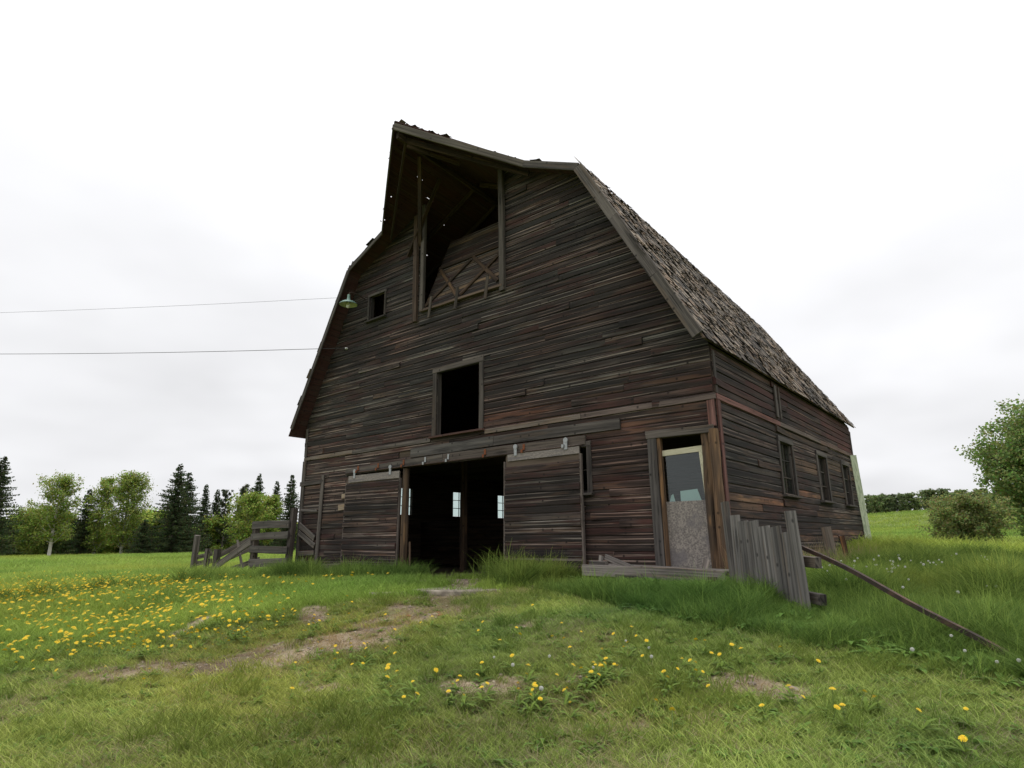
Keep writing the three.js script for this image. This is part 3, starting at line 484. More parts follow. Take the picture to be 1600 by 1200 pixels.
// ---------------------------------------------------------------- lamp and wires on the barn
{
  const p = [-9.55, 6.72, 0.55], t = thing('barn_lamp', 'green enamel barn lamp hanging beside the small gable window', 'lamp', p);
  part('shade', new THREE.LatheGeometry([[0.045, 0.16], [0.06, 0.12], [0.09, 0.10], [0.17, 0.075], [0.235, 0.02], [0.245, 0.0], [0.238, 0.002], [0.165, 0.06], [0.08, 0.085]].map(a => new THREE.Vector2(...a)), 28), M.shadeGreen, t);
  part('reflector', new THREE.LatheGeometry([[0.232, 0.0], [0.16, 0.05], [0.06, 0.075]].map(a => new THREE.Vector2(...a)), 28), M.shadeInside, t);
  part('bulb', new THREE.LatheGeometry([[0.0, -0.1], [0.035, -0.09], [0.055, -0.05], [0.05, 0.0], [0.03, 0.04], [0.028, 0.08]].map(a => new THREE.Vector2(...a)), 18), M.bulb, t);
  part('neck', new THREE.CylinderGeometry(0.035, 0.045, 0.14, 12).translate(0, 0.22, 0), M.shadeGreen, t);
  part('bracket', tube([V(0, 0.28, 0), V(0, 0.36, -0.04), V(0.02, 0.37, -0.2), V(0.03, 0.3, -0.52)], 0.016, 0.016, 8, 14), M.iron, t);
}
function cable(name, A, B, sag, rad, label) {
  const pts = []; for (let k = 0; k <= 10; k++) { const u = k / 10; pts.push(V(lerp(A[0], B[0], u), lerp(A[1], B[1], u) - sag * 4 * u * (1 - u), lerp(A[2], B[2], u))); }
  const t = thing(name, label, 'wire'); part('cable', tube(pts, rad, rad, 5, 40), M.wire, t);
  const ins = part('insulator', new THREE.LatheGeometry([[0, 0], [0.025, 0], [0.035, 0.02], [0.02, 0.035], [0.035, 0.05], [0.02, 0.08], [0, 0.08]].map(a => new THREE.Vector2(...a)), 12).rotateX(Math.PI / 2), M.porcelain, t); ins.position.set(A[0], A[1], A[2] - 0.08);
}
cable('power_line', [-10.3, 7.2, 0.3], [-46, 10.2, 18.8], 0.35, 0.004, 'thin upper wire running left from the barn gable by the lamp');
cable('power_line', [-10.22, 5.74, 0.1], [-46, 9.4, 18.4], 0.45, 0.008, 'thin lower wire running left from the barn wall below the lamp');
// ---------------------------------------------------------------- fences, boards and scrap around the barn
reseed(902);
{
  const gy = ground(-12.6, 0.5);
  const t = thing('corral_panel', 'standing grey corral panel of four rails beside the left barn corner', 'fence', [-13.4, gy, 0.5]);
  beam('post', [0, -0.2, 0], [0.03, 1.44, 0], 0.16, 0.15, [1, 0, 0], [0.36, 0.31, 0.28], M.grey, t);
  beam('post', [1.6, -0.2, -0.1], [1.72, 1.75, -0.12], 0.15, 0.14, [1, 0, 0], [0.34, 0.29, 0.27], M.grey, t);
  for (const [y, h, k, d] of [[1.33, 0.2, 0.5, 0.0], [1.0, 0.19, 0.46, 0.03], [0.66, 0.19, 0.42, -0.02], [0.3, 0.22, 0.55, 0.04]]) beam('rail', [-0.06, y, 0.09], [1.72, y + d, 0.0], h, 0.035, [0, 1, 0], [k, k * 0.95, k * 0.9], M.grey, t, 0.014);
  beam('loose_rail', [0.12, 0.02, 0.08], [1.2, 0.14, 0.04], 0.1, 0.03, [0, 1, 0], [1.2, 1.15, 1.1], M.grey, t);
  const b = thing('broken_fence', 'broken rail fence with leaning grey posts at the edge of the field', 'fence', [-17.05, ground(-17.05, 0.5), 0.5]);
  beam('post', [0, -0.2, 0], [0.06, 1.15, 0], 0.17, 0.14, [1, 0, 0], [0.6, 0.56, 0.52], M.grey, b);
  beam('post', [0.72, -0.2, -0.05], [0.78, 0.74, -0.05], 0.15, 0.12, [1, 0, 0], [0.64, 0.58, 0.53], M.grey, b);
  beam('post', [1.05, -0.2, -0.2], [1.05, 0.72, -0.22], 0.24, 0.13, [1, 0, 0], [0.46, 0.41, 0.38], M.grey, b);
  for (const [a, c, h] of [[[0.02, 0.46, -0.05], [0.95, 0.6, -0.12], 0.13], [[0.02, 0.26, -0.05], [0.95, 0.36, -0.12], 0.14], [[0.02, 0.05, -0.05], [0.95, 0.12, -0.12], 0.15], [[1.0, 0.5, -0.25], [2.3, 1.0, -0.6], 0.16], [[1.0, 0.3, -0.3], [2.5, 0.82, -0.7], 0.15], [[1.3, 0.05, -0.4], [2.9, 0.42, -0.6], 0.14]]) beam('rail', a, c, h, 0.03, [0, 1, 0], [0.55, 0.5, 0.45], M.grey, b, 0.014);
  const p = thing('fallen_plank', 'long grey plank leaning from the grass up to the corral post', 'plank', [-15.75, ground(-15.75, 0.6), 0.62]);
  beam('board', [0, 0.04, 0], [2.3, 0.92, -0.02], 0.19, 0.04, [0, 1, 0], [0.74, 0.69, 0.64], M.grey, p);
  const q = thing('fence_stake', 'thin crooked stake crossing behind the leaning plank', 'stake', [-14.2, ground(-14.2, 0.4), 0.4]);
  part('pole', logGeo(1.05, 0.05, 0.03, [0.7, 0.65, 0.6], 0.2, 7, 6, [-0.55, 0.02]).translate(0.2, -0.1, 0), M.grey, q);
}
{ // low timber step in front of the man door
  const gy = ground(-0.9, 0.8), t = thing('timber_step', 'sagging grey timber step lying in front of the chipboard door', 'step', [-0.85, gy + 0.05, 0.75]);
  const Y = y => y - gy;
  beam('front_board', [-1.15, Y(-0.01), 0.32], [1.12, Y(-0.06), 0.14], 0.17, 0.06, [0, 1, 0], [0.95, 0.9, 0.86], M.grey, t, 0.012);
  beam('front_board', [-0.55, Y(-0.12), 0.31], [1.1, Y(-0.17), 0.14], 0.12, 0.045, [0, 1, 0], [0.58, 0.54, 0.51], M.grey, t, 0.012);
  for (let k = 0; k < 4; k++) beam('deck_board', [-1.08 + rr(0, 0.1), Y(0.045), 0.2 - k * 0.175], [1.1 - rr(0, 0.08), Y(-0.01), 0.05 - k * 0.155], 0.15, 0.035, [0, 0, 1], [0.72, 0.68, 0.64], M.grey, t, 0.008);
  for (const x of [-0.95, 0.0, 0.95]) beam('block', [x, -0.06, -0.45], [x, -0.06, 0.2], 0.2, 0.14, [0, 1, 0], [0.5, 0.46, 0.42], M.grey, t);
  const s1 = thing('scrap_board', 'short upright scrap board at the left end of the timber step', 'board', [-1.78, 0.06, 0.9]); beam('board', [0, 0, 0], [0.02, 0.2, -0.02], 0.08, 0.03, [1, 0, 0], [1.1, 1.05, 1], M.grey, s1);
  const s2 = thing('scrap_board', 'grey scrap board slanting down onto the timber step', 'board', [-1.7, 0.05, 0.86]); beam('board', [0, 0.19, 0], [0.5, 0.02, 0.02], 0.09, 0.03, [0, 1, 0], [1.0, 0.95, 0.92], M.grey, s2);
  const s3 = thing('scrap_board', 'thick short timber offcut on the left end of the step', 'board', [-1.95, 0.06, 0.9]); beam('board', [0, 0.06, 0], [0.3, 0.05, 0], 0.12, 0.1, [0, 1, 0], [0.9, 0.85, 0.8], M.grey, s3);
  const s4 = thing('scrap_board', 'pale scrap board leaning on the log post by the chipboard door', 'board', [-0.25, 0.0, 0.42]); beam('board', [0, 0, 0], [0.02, 0.2, -0.12], 0.1, 0.025, [1, 0, 0], [1.3, 1.2, 1.1], M.grey, s4);
}
{ // picket screen at the right front corner, with the long pole behind it
  const A = V(0.78, 0, 1.75), B = V(1.79, 0, 2.70), dir = B.clone().sub(A).normalize(), nrm = V(-dir.z, 0, dir.x);
  const t = thing('picket_screen', 'upright grey board fence screen in tall grass at the right barn corner', 'fence', [1.3, ground(1.3, 2.2), 2.2]);
  const loc = (p, y) => [p.x - 1.3, y - t.position.y, p.z - 2.2];
  [[0.0, 0.80, 0.225], [0.165, 0.72, 0.235], [0.335, 0.715, 0.23], [0.505, 0.645, 0.235], [0.68, 0.635, 0.235], [0.855, 0.575, 0.22], [1.0, 0.79, 0.19]].forEach(([u, top, w], i) => {
    const p = A.clone().lerp(B, u), q = p.clone().addScaledVector(dir, 0.05 + rr(-0.02, 0.04)); const k = rr(0.68, 0.98);
    if (i === 6) { p.addScaledVector(nrm, 0.045); q.addScaledVector(nrm, 0.045); }
    beam('picket', loc(q, -0.55), loc(p, top), w, 0.028, [dir.x, 0, dir.z], [k, k, k], M.grey, t, 0.012);
  });
  for (const y of [0.26, -0.1]) { const a = A.clone().addScaledVector(nrm, -0.07), b = B.clone().addScaledVector(dir, 0.2).addScaledVector(nrm, -0.07); beam('rail', loc(a, y + 0.05), loc(b, y), 0.11, 0.07, [0, 1, 0], [0.5, 0.46, 0.42], M.grey, t); }
  beam('support_post', loc(A.clone().addScaledVector(nrm, -0.02).addScaledVector(dir, -0.16), -0.4), loc(A.clone().addScaledVector(dir, -0.22), 0.98), 0.1, 0.08, [dir.x, 0, dir.z], [0.7, 0.68, 0.66], M.grey, t);
  const pole = thing('iron_pole', 'long bent rusty iron pole propped from the board screen down into the grass', 'pole', [3.45, ground(3.45, 3.85), 3.85]);
  const bar = new THREE.CatmullRomCurve3([V(-1.72, 0.82, -1.47), V(-1.2, 0.62, -1.05), V(-0.6, 0.34, -0.52), V(-0.2, 0.17, -0.2), V(0.12, 0.02, 0.06)]);
  const sec = new THREE.Shape([[-0.021, -0.016], [0.021, -0.016], [0.021, 0.016], [0.009, 0.016], [0.009, -0.004], [-0.009, -0.004], [-0.009, 0.016], [-0.021, 0.016]].map(a => new THREE.Vector2(...a)));
  part('bar', new THREE.ExtrudeGeometry(sec, { steps: 24, extrudePath: bar, bevelEnabled: false }), M.iron, pole);
}
{
  const b1 = thing('leaning_board', 'taller grey board standing askew in dry weeds beside the side wall', 'board', [0.82, ground(0.82, -2.8), -2.8]); beam('board', [0.05, -0.1, 0], [-0.02, 0.72, 0.02], 0.17, 0.03, [1, 0, -0.3], [0.85, 0.75, 0.65], M.grey, b1);
  const b2 = thing('leaning_board', 'narrow brownish board standing behind the taller one by the side wall', 'board', [0.98, ground(0.98, -3.1), -3.1]); beam('board', [0.06, -0.1, 0], [0.0, 0.55, 0.02], 0.09, 0.03, [1, 0, -0.3], [1.4, 1.0, 0.75], M.brown, b2);
  const b3 = thing('pale_board', 'pale green painted board leaning on the far end of the side wall', 'board', [0.2, ground(0.2, -9.9), -9.9]);
  const m = part('board', new THREE.BoxGeometry(0.16, 2.5, 0.03).translate(0, 1.3, 0), M.pale, b3); m.rotation.set(0.01, 0.5, 0.035);
}
function slabGeo(rx, rz, h, n = 11) { const s = new THREE.Shape(); for (let k = 0; k < n; k++) { const a = k / n * 2 * Math.PI, r = rr(0.82, 1.1); s[k ? 'lineTo' : 'moveTo'](Math.cos(a) * rx * r, Math.sin(a) * rz * r); } return new THREE.ExtrudeGeometry(s, { depth: h, bevelEnabled: true, bevelSize: 0.02, bevelThickness: 0.02, bevelSegments: 2 }).rotateX(-Math.PI / 2); }
{ const s = solo('concrete_slab', slabGeo(0.8, 0.36, 0.06), M.concrete, 'worn concrete slab in the dirt before the open barn doorway', 'slab', [-3.35, ground(-3.35, 2.5) - 0.03, 2.5]); s.rotation.y = 0.75;
  const s2 = solo('concrete_slab', slabGeo(0.5, 0.14, 0.05), M.concrete, 'narrow broken concrete strip left of the worn doorway slab', 'slab', [-4.15, ground(-4.15, 3.1) - 0.03, 3.1]); s2.rotation.y = 0.7;
  const brick = new THREE.MeshStandardMaterial({ map: tex(128, 128, (a, b) => mix3([0.2, 0.06, 0.04], [0.42, 0.14, 0.09], fbm(a * 14, b * 14, 4))), roughness: 1 });
  [[-2.3, 3.95, 'larger red brick fragment on the bare path'], [-2.5, 3.8, 'small red brick chip beside the larger fragment'], [-2.75, 4.1, 'red brick chip nearest the worn slab on the path']].forEach(([x, z, l], i) => { const g = flat(new THREE.IcosahedronGeometry([0.035, 0.022, 0.028][i], 1)); const p = g.attributes.position; for (let k = 0; k < p.count; k++) { const n = 0.75 + 0.5 * vn(p.getX(k) * 40 + 9 * i, p.getY(k) * 40 + p.getZ(k) * 31); p.setXYZ(k, p.getX(k) * n * 1.5, p.getY(k) * n * 0.5, p.getZ(k) * n); } g.computeVertexNormals(); solo('brick_fragment', g, brick, l, 'brick', [x, ground(x, z) + 0.01, z]); });
}
// ---------------------------------------------------------------- trees and shrubs
function leafCloud(list, cols, size, flatness = 0) { // list of points -> one mesh of small leaf-clump faces
  const n = list.length, P = new Float32Array(n * 18), C = new Float32Array(n * 18), a = V(0, 0, 0), b = V(0, 0, 0), q = new THREE.Quaternion(), e = new THREE.Euler();
  list.forEach((p, i) => {
    const s = size * rr(0.6, 1.35); q.setFromEuler(e.set(rr(-1.2, 1.2) * (1 - flatness), rr(0, 6.28), rr(-1.2, 1.2) * (1 - flatness)));
    const c = mix3(cols[0], cols[1], R()).map(v => v * rr(0.75, 1.25));
    const w = [[-0.5, 0, -0.1], [0, 0.06, -0.5], [0.55, 0, 0], [-0.5, 0, -0.1], [0.55, 0, 0], [0.05, -0.05, 0.5]];
    w.forEach((v, k) => { a.set(...v).multiplyScalar(s).applyQuaternion(q).add(p); P.set([a.x, a.y, a.z], i * 18 + k * 3); C.set(c, i * 18 + k * 3); });
  });
  const g = new THREE.BufferGeometry(); g.setAttribute('position', new THREE.BufferAttribute(P, 3)); g.setAttribute('color', new THREE.BufferAttribute(C, 3)); g.computeVertexNormals(); return g;
}
const BARK = { birch: [0.62, 0.58, 0.52], aspen: [0.42, 0.41, 0.34], dark: [0.09, 0.075, 0.062], grey: [0.2, 0.175, 0.15] };
function broadleaf(o) { // o: h, r, base (share of height where the crown starts), n leaves, size, cols, bark, lean, stems, narrow
  reseed(o.seed); const wood = [], pts = [], stems = o.stems || 1;
  for (let s = 0; s < stems; s++) {
    const a0 = s * 2.4 + R() * 2, sp = stems > 1 ? 0.22 * o.r : 0, h = o.h * (s ? rr(0.72, 0.95) : 1), lean = o.lean || 0;
    const top = V(Math.cos(a0) * sp * 2 + lean + rr(-0.05, 0.05) * h, h, Math.sin(a0) * sp * 2 + rr(-0.05, 0.05) * h);
    const line = [V(Math.cos(a0) * sp * 0.5, -0.3, Math.sin(a0) * sp * 0.5), V(top.x * 0.25 + rr(-0.1, 0.1), h * 0.3, top.z * 0.25), V(top.x * 0.6 + rr(-0.15, 0.15), h * 0.65, top.z * 0.6), top], cv = new THREE.CatmullRomCurve3(line);
    const r0 = (o.trunk || 0.02 * o.h) / Math.sqrt(stems); wood.push(tube(line, r0, r0 * 0.12, 7, 10));
    const nb = Math.round((o.limbs || 26) / stems);
    for (let k = 0; k < nb; k++) {
      const u = lerp(o.base, 0.97, (k + R()) / nb), p = cv.getPointAt(u), a = k * 2.4 + rr(-0.5, 0.5), f = (u - o.base) / (1 - o.base);
      const w = o.r * (0.22 + 0.88 * Math.sin(Math.PI * (0.16 + 0.82 * f)) ** 0.9) * rr(0.55, 1.12) * (o.narrow ? 0.75 : 1), rise = w * rr(0.35, 1.0) * (o.narrow ? 1.5 : 1);
      const e = V(p.x + Math.cos(a) * w, Math.min(o.h * 1.03, p.y + rise), p.z + Math.sin(a) * w), m = p.clone().lerp(e, 0.5); m.y -= rise * 0.12;
      wood.push(tube([p, m, e], r0 * 0.3 * (1 - u * 0.6), r0 * 0.05, 5, 5));
      const tw = o.twigs || 5, nl = Math.round(o.n / (nb * stems * tw));
      for (let j = 0; j < tw; j++) { // twigs, each with its own clump of leaves
        const v = lerp(0.25, 1, (j + R()) / tw), b = p.clone().lerp(e, v), tl = o.r * rr(0.12, 0.34), ta = rr(0, 6.283), tip = b.clone().add(V(Math.cos(ta) * tl, tl * rr(-0.25, 0.8), Math.sin(ta) * tl));
        wood.push(tube([b, b.clone().lerp(tip, 0.5), tip], r0 * 0.07, r0 * 0.02, 4, 2));
        const m = nl * rr(0.5, 1.5), sg = o.r * rr(0.06, 0.12) * (o.tight || 1);
        for (let i = 0; i < m; i++) { const q = b.clone().lerp(tip, 0.25 + 0.75 * R()), g3 = () => (R() + R() + R() - 1.5) * 1.5; q.x += g3() * sg; q.y += g3() * sg * 0.85; q.z += g3() * sg; if (q.y > 0.1) pts.push(q); }
      }
    }
  }
  const wg = mergeGeometries(wood.map(g => g.toNonIndexed())); return { trunk: paint(wg, BARK[o.bark]), crown: leafCloud(pts, o.cols, o.size) };
}
function conifer(o) { // drooping whorls of needle sprays
  reseed(o.seed); const P = [], C = [], N = Math.round(o.h * (o.dense || 9)), wood = [tube([V(0, -0.3, 0), V(rr(-.05, .05), o.h * 0.5, 0), V(0, o.h, 0)], 0.017 * o.h, 0.01, 6, 8)];
  for (let k = 0; k < N; k++) {
    const u = (k + R()) / N, y = o.h * (o.base + (1 - o.base) * u), len0 = o.r * Math.pow(1 - u, 0.82) * (0.85 + 0.3 * vn(u * 9 + o.seed, 2)) + 0.07, nb = u > 0.9 ? 4 : 6;
    for (let b = 0; b < nb; b++) {
      const a = rr(0, 6.283), y0 = rr(-0.12, 0.12), len = len0 * rr(0.5, 1.2), dx = Math.cos(a), dz = Math.sin(a), droop = rr(0.15, 0.5) * (1 - u * 0.7), ns = Math.max(2, Math.round(len / 0.16));
      for (let i = 0; i < ns; i++) for (const sgn of [-1, 1]) {
        const t = (i + R()) / ns, x = dx * len * t, z = dz * len * t, yy = y + y0 - len * droop * t + len * 0.22 * t * t, w = rr(0.12, 0.27) * (o.size || 1) * (1 - 0.45 * t), sx = -dz * sgn * w, sz = dx * sgn * w, c = mix3(o.cols[0], o.cols[1], R()).map(v => v * rr(0.7, 1.25)), f = w * 0.5;
        P.push(x, yy, z, x + dx * f + sx * 0.3, yy + 0.03, z + dz * f + sz * 0.3, x + dx * f * 0.9 + sx, yy - w * rr(0.25, 0.9), z + dz * f * 0.9 + sz); for (let q = 0; q < 3; q++) C.push(...c);
        P.push(x, yy, z, x + dx * f * 1.3, yy + rr(-0.05, 0.04), z + dz * f * 1.3, x + dx * f * 0.5 + sx * 0.35, yy - w * rr(0.5, 1.1), z + dz * f * 0.5 + sz * 0.35); for (let q = 0; q < 3; q++) C.push(...c);
      }
    }
  }
  const g = new THREE.BufferGeometry(); g.setAttribute('position', new THREE.Float32BufferAttribute(P, 3)); g.setAttribute('color', new THREE.Float32BufferAttribute(C, 3)); g.computeVertexNormals();
  return { trunk: paint(mergeGeometries(wood.map(w => w.toNonIndexed())), BARK.dark), crown: g };
}
function plantTree(name, label, made, x, z, group, category = 'tree') {
  const t = thing(name, label, category, [x, ground(x, z) - 0.05, z], 0, group); part('trunk', made.trunk, barkMat, t); const c = part('crown', made.crown, leafMat, t); return t;
}
const SPR = [[0.045, 0.068, 0.028], [0.10, 0.125, 0.06]], YEL = [[0.21, 0.28, 0.05], [0.34, 0.41, 0.10]], OLV = [[0.07, 0.115, 0.03], [0.14, 0.19, 0.055]], GRY = [[0.075, 0.095, 0.05], [0.13, 0.15, 0.085]];
const spruces = [ // x, z, height, radius, seed, label
  [-66.4, -4.0, 9.4, 1.75, 11, 'tall dark spruce cut by the left edge of the view'], [-67, -11.2, 6.7, 1.35, 12, 'narrow dark spruce between the white-trunked birch and the aspens'], [-60.5, -14.2, 3.4, 1.3, 13, 'small dark spruce right of the two yellow-green aspens'],
  [-59.3, -16.2, 9.0, 2.1, 14, 'largest spruce of the left field edge, with a twin behind it'], [-61, -17.9, 8.4, 2.0, 15, 'spruce twin standing just behind the largest left spruce'], [-68.5, -23.1, 8.1, 1.15, 16, 'slim spruce just right of the large twin spruces'], [-70, -25.2, 7.7, 1.2, 17, 'second slim spruce left of the grey-green poplars'],
  [-60, -24.8, 8.7, 1.45, 18, 'pointed spruce above the bright green trees by the corral'], [-65, -29.8, 8.7, 1.2, 19, 'slim spruce left of the one nearest the barn'], [-56.5, -26.6, 8.5, 1.35, 20, 'spruce nearest the left wall of the barn']];
for (const [x, z, h, r, s, l] of spruces) plantTree('spruce_tree', l, conifer({ h: h * 0.95, r: r * 1.42, seed: s, base: 0.06, cols: SPR, size: 1.1 }), x, z, 'spruces along the left field edge');
plantTree('birch_tree', 'leaning white-trunked birch with pale green leaves at the left field edge', broadleaf({ h: 6.4, r: 1.9, base: 0.2, n: 11000, size: 0.13, cols: YEL, bark: 'birch', seed: 31, twigs: 7, tight: 1.35, lean: 0.5, trunk: 0.15, limbs: 40 }), -60, -6.9);
plantTree('aspen_tree', 'left one of the two tall yellow-green aspens', broadleaf({ h: 7.2, r: 1.7, base: 0.08, n: 10000, size: 0.13, cols: YEL, bark: 'aspen', seed: 32, twigs: 7, tight: 1.35, limbs: 40, narrow: true }), -66, -12.0);
plantTree('aspen_tree', 'right and fuller one of the two tall yellow-green aspens', broadleaf({ h: 7.3, r: 2.3, base: 0.1, n: 17000, size: 0.13, cols: YEL, bark: 'aspen', seed: 33, twigs: 7, tight: 1.35, limbs: 50, narrow: true }), -63.2, -13.4);
plantTree('leafy_shrub', 'low yellow-green shrub at the far left field edge', broadleaf({ h: 4.4, r: 2.3, base: 0.1, n: 11000, size: 0.14, cols: YEL.map(c => c.map(v => v * 0.85)), bark: 'grey', seed: 34, twigs: 7, tight: 1.35, stems: 3, limbs: 40 }), -71, -8.2, undefined, 'shrub');
plantTree('poplar_tree', 'left grey-green poplar among the slim spruces', broadleaf({ h: 7.1, r: 1.1, base: 0.15, n: 8000, size: 0.12, cols: GRY, bark: 'grey', seed: 35, limbs: 26, narrow: true }), -67.2, -25.0);
plantTree('poplar_tree', 'right grey-green poplar behind the bright green trees', broadleaf({ h: 7.3, r: 1.3, base: 0.15, n: 9000, size: 0.12, cols: GRY, bark: 'grey', seed: 36, limbs: 26, narrow: true }), -64.4, -25.3);
plantTree('leafy_tree', 'bright green bushy tree behind the broken fence', broadleaf({ h: 4.6, r: 1.8, base: 0.2, n: 11000, size: 0.12, cols: YEL, bark: 'grey', seed: 37, twigs: 7, tight: 1.35, limbs: 40 }), -46.5, -16.7);
plantTree('leafy_tree', 'bright green bushy tree behind the corral panel', broadleaf({ h: 4.8, r: 1.2, base: 0.2, n: 9000, size: 0.12, cols: YEL, bark: 'grey', seed: 38, twigs: 7, tight: 1.35, limbs: 36 }), -47.5, -19.0);
plantTree('leafy_shrub', 'dark green shrub between the birch and the small spruce', broadleaf({ h: 3.6, r: 1.9, base: 0.08, n: 9000, size: 0.13, cols: OLV, bark: 'grey', seed: 39, stems: 3, limbs: 26 }), -69.5, -10.3, undefined, 'shrub');
// right side
plantTree('willow_bush', 'rounded olive willow bush beside the right-hand field', broadleaf({ h: 2.0, r: 1.2, twigs: 7, tight: 1.3, base: 0.05, n: 30000, size: 0.065, cols: [[0.18, 0.22, 0.07], [0.30, 0.33, 0.13]], bark: 'dark', seed: 41, stems: 7, limbs: 84, tight: 1.1 }), 1.8, -20.1, undefined, 'bush');
plantTree('balsam_poplar', 'tall leafy poplar with several stems at the right edge', broadleaf({ h: 5.75, r: 2.15, twigs: 8, tight: 1.4, base: 0.06, n: 64000, size: 0.095, cols: [[0.17, 0.245, 0.065], [0.27, 0.35, 0.125]], bark: 'dark', seed: 42, stems: 4, limbs: 88, trunk: 0.2 }), 4.55, -24.3);
plantTree('balsam_poplar', 'smaller poplar standing right behind the tall one at the right edge', broadleaf({ h: 4.5, r: 1.9, twigs: 7, tight: 1.4, base: 0.08, n: 30000, size: 0.1, cols: [[0.17, 0.245, 0.065], [0.27, 0.35, 0.125]], bark: 'dark', seed: 43, stems: 3, limbs: 50 }), 8.2, -25.5);
{ // far woods, each one mass
  function woods(name, label, made, spots) { const t = thing(name, label, 'woodland'); t.userData.kind = 'stuff'; const im = shade(new THREE.InstancedMesh(made.crown, leafMat, spots.length)), m = new THREE.Matrix4(); im.name = 'crowns'; im.userData.kind = 'stuff';
    spots.forEach(([x, z, s], i) => { m.makeRotationY(i * 1.9).scale(V(s * rr(0.85, 1.25), s, s * rr(0.85, 1.25))).setPosition(x, ground(x, z) - 1.1 * s, z); im.setMatrixAt(i, m); const k = rr(0.75, 1.2); im.setColorAt(i, new THREE.Color(k, k, k * rr(0.85, 1.1))); }); t.add(im); }
  const a = broadleaf({ h: 5.2, r: 2.1, base: 0.05, n: 6000, size: 0.26, cols: [[0.14, 0.19, 0.075], [0.22, 0.27, 0.125]], bark: 'grey', seed: 51, limbs: 30 });  // slight distance haze is put into this lighter leaf colour
  reseed(61); const s = []; for (let x = -70; x < 110; x += rr(0.7, 1.3)) s.push([x, -127 + rr(-6, 3) + Math.abs(x) * 0.02, rr(0.5, 0.82)]); woods('far_woodland', 'distant green wood along the top of the right-hand field', a, s);
  const b = broadleaf({ h: 4.4, r: 2.0, base: 0.05, n: 6000, size: 0.2, cols: YEL, bark: 'grey', seed: 52, limbs: 30, twigs: 6, tight: 1.3 }), s3 = []; for (let k = 0; k < 32; k++) { const u = (k + R()) / 32; s3.push([lerp(-84, -67, u) + rr(-4, 3), lerp(8, -36, u), rr(0.75, 1.3)]); } woods('young_thicket', 'bright young leafy growth filling the left field edge', b, s3);
  const s2 = []; for (let k = 0; k < 150; k++) { const u = R(); s2.push([lerp(-92, -70, u) + rr(-10, 6), lerp(28, -48, u) + rr(-4, 4), rr(0.5, 0.85)]); } woods('field_edge_thicket', 'low dark thicket behind the trees of the left field edge', a, s2);
}
// ---------------------------------------------------------------- grass
function tuft(n, h, spread, width, lean, cols, seed) {
  reseed(seed); const P = [], C = [];
  for (let b = 0; b < n; b++) {
    const a = rr(0, 6.283), r = spread * Math.sqrt(R()), x = Math.cos(a) * r, z = Math.sin(a) * r, hh = h * rr(0.5, 1.15), d = rr(0, 6.283), l = hh * lean * rr(0.3, 1.5), lx = Math.cos(d) * l, lz = Math.sin(d) * l, wa = rr(0, 6.283), wx = Math.cos(wa) * width / 2, wz = Math.sin(wa) * width / 2, c = mix3(cols[0], cols[1], R()).map(v => v * 1); const cv = rr(0.65, 1.32); c[0] *= cv; c[1] *= cv; c[2] *= cv;
    const at = t => [x + lx * t * t, hh * (t - 0.22 * t * t * Math.min(1, lean)), z + lz * t * t], w = [1, 0.85, 0.55], q = [0, 0.4, 0.75, 1].map(at);
    const L = k => [q[k][0] - wx * w[k], q[k][1], q[k][2] - wz * w[k]], Rr = k => [q[k][0] + wx * w[k], q[k][1], q[k][2] + wz * w[k]];
    for (const k of [0, 1]) P.push(...L(k), ...Rr(k), ...Rr(k + 1), ...L(k), ...Rr(k + 1), ...L(k + 1)); P.push(...L(2), ...Rr(2), ...q[3]);
    for (let k = 0; k < 15; k++) C.push(...c);
  }
  const g = new THREE.BufferGeometry(); g.setAttribute('position', new THREE.Float32BufferAttribute(P, 3)); g.setAttribute('color', new THREE.Float32BufferAttribute(C, 3)); g.computeVertexNormals(); return g;
}
function rosette(n, len, width, cols, seed) { // flat leafy weed
  reseed(seed); const P = [], C = [];
  for (let b = 0; b < n; b++) { const a = rr(0, 6.283), dx = Math.cos(a), dz = Math.sin(a), l = len * rr(0.6, 1.2), w = width * rr(0.7, 1.2), up = rr(0.2, 0.8), c = mix3(cols[0], cols[1], R());
    const q = t => [dx * l * t, l * up * t * (1.3 - t) + 0.01, dz * l * t], e = (t, s) => { const p = q(t), k = w * Math.sin(Math.PI * (0.15 + 0.8 * t)) * s; return [p[0] - dz * k, p[1] + Math.abs(s) * 0.008, p[2] + dx * k]; };
    for (const [s, t] of [[0, 0.35], [0.35, 0.7]]) P.push(...e(s, -0.5), ...e(s, 0.5), ...e(t, 0.5), ...e(s, -0.5), ...e(t, 0.5), ...e(t, -0.5)); P.push(...e(0.7, -0.5), ...e(0.7, 0.5), ...q(1)); for (let k = 0; k < 15; k++) C.push(...c); }
  const g = new THREE.BufferGeometry(); g.setAttribute('position', new THREE.Float32BufferAttribute(P, 3)); g.setAttribute('color', new THREE.Float32BufferAttribute(C, 3)); g.computeVertexNormals(); return g;
}
const inBarn = (x, z) => x < 0.02 && x > -W - 0.05 && z < 0.06 && z > -L - 0.05;
const lawnEdge = x => 2.95 + 0.40 * x + 0.35 * (vn(x * 1.7, 8) - 0.5);
function tallness(x, z) { // 0 mown lawn .. 1 tall lush grass
  let t = 0;
  if (x > -4.4) t = Math.max(t, sstep(0.25, -0.25, z - Math.min(lawnEdge(x), 1.2 + (x + 4.4) * 0.85)));
  if (x < -6.6) t = Math.max(t, sstep(0.5, -0.3, z - (x < -11 ? 1.2 : 1.5 - Math.max(0, x + 8.2) * 0.55)) * sstep(-13, -11.5, x), 0.35 * sstep(-9, -12, x));
  return t * (x > -4.4 && x < -3.4 ? sstep(-4.5, -3.6, x) : 1);
}
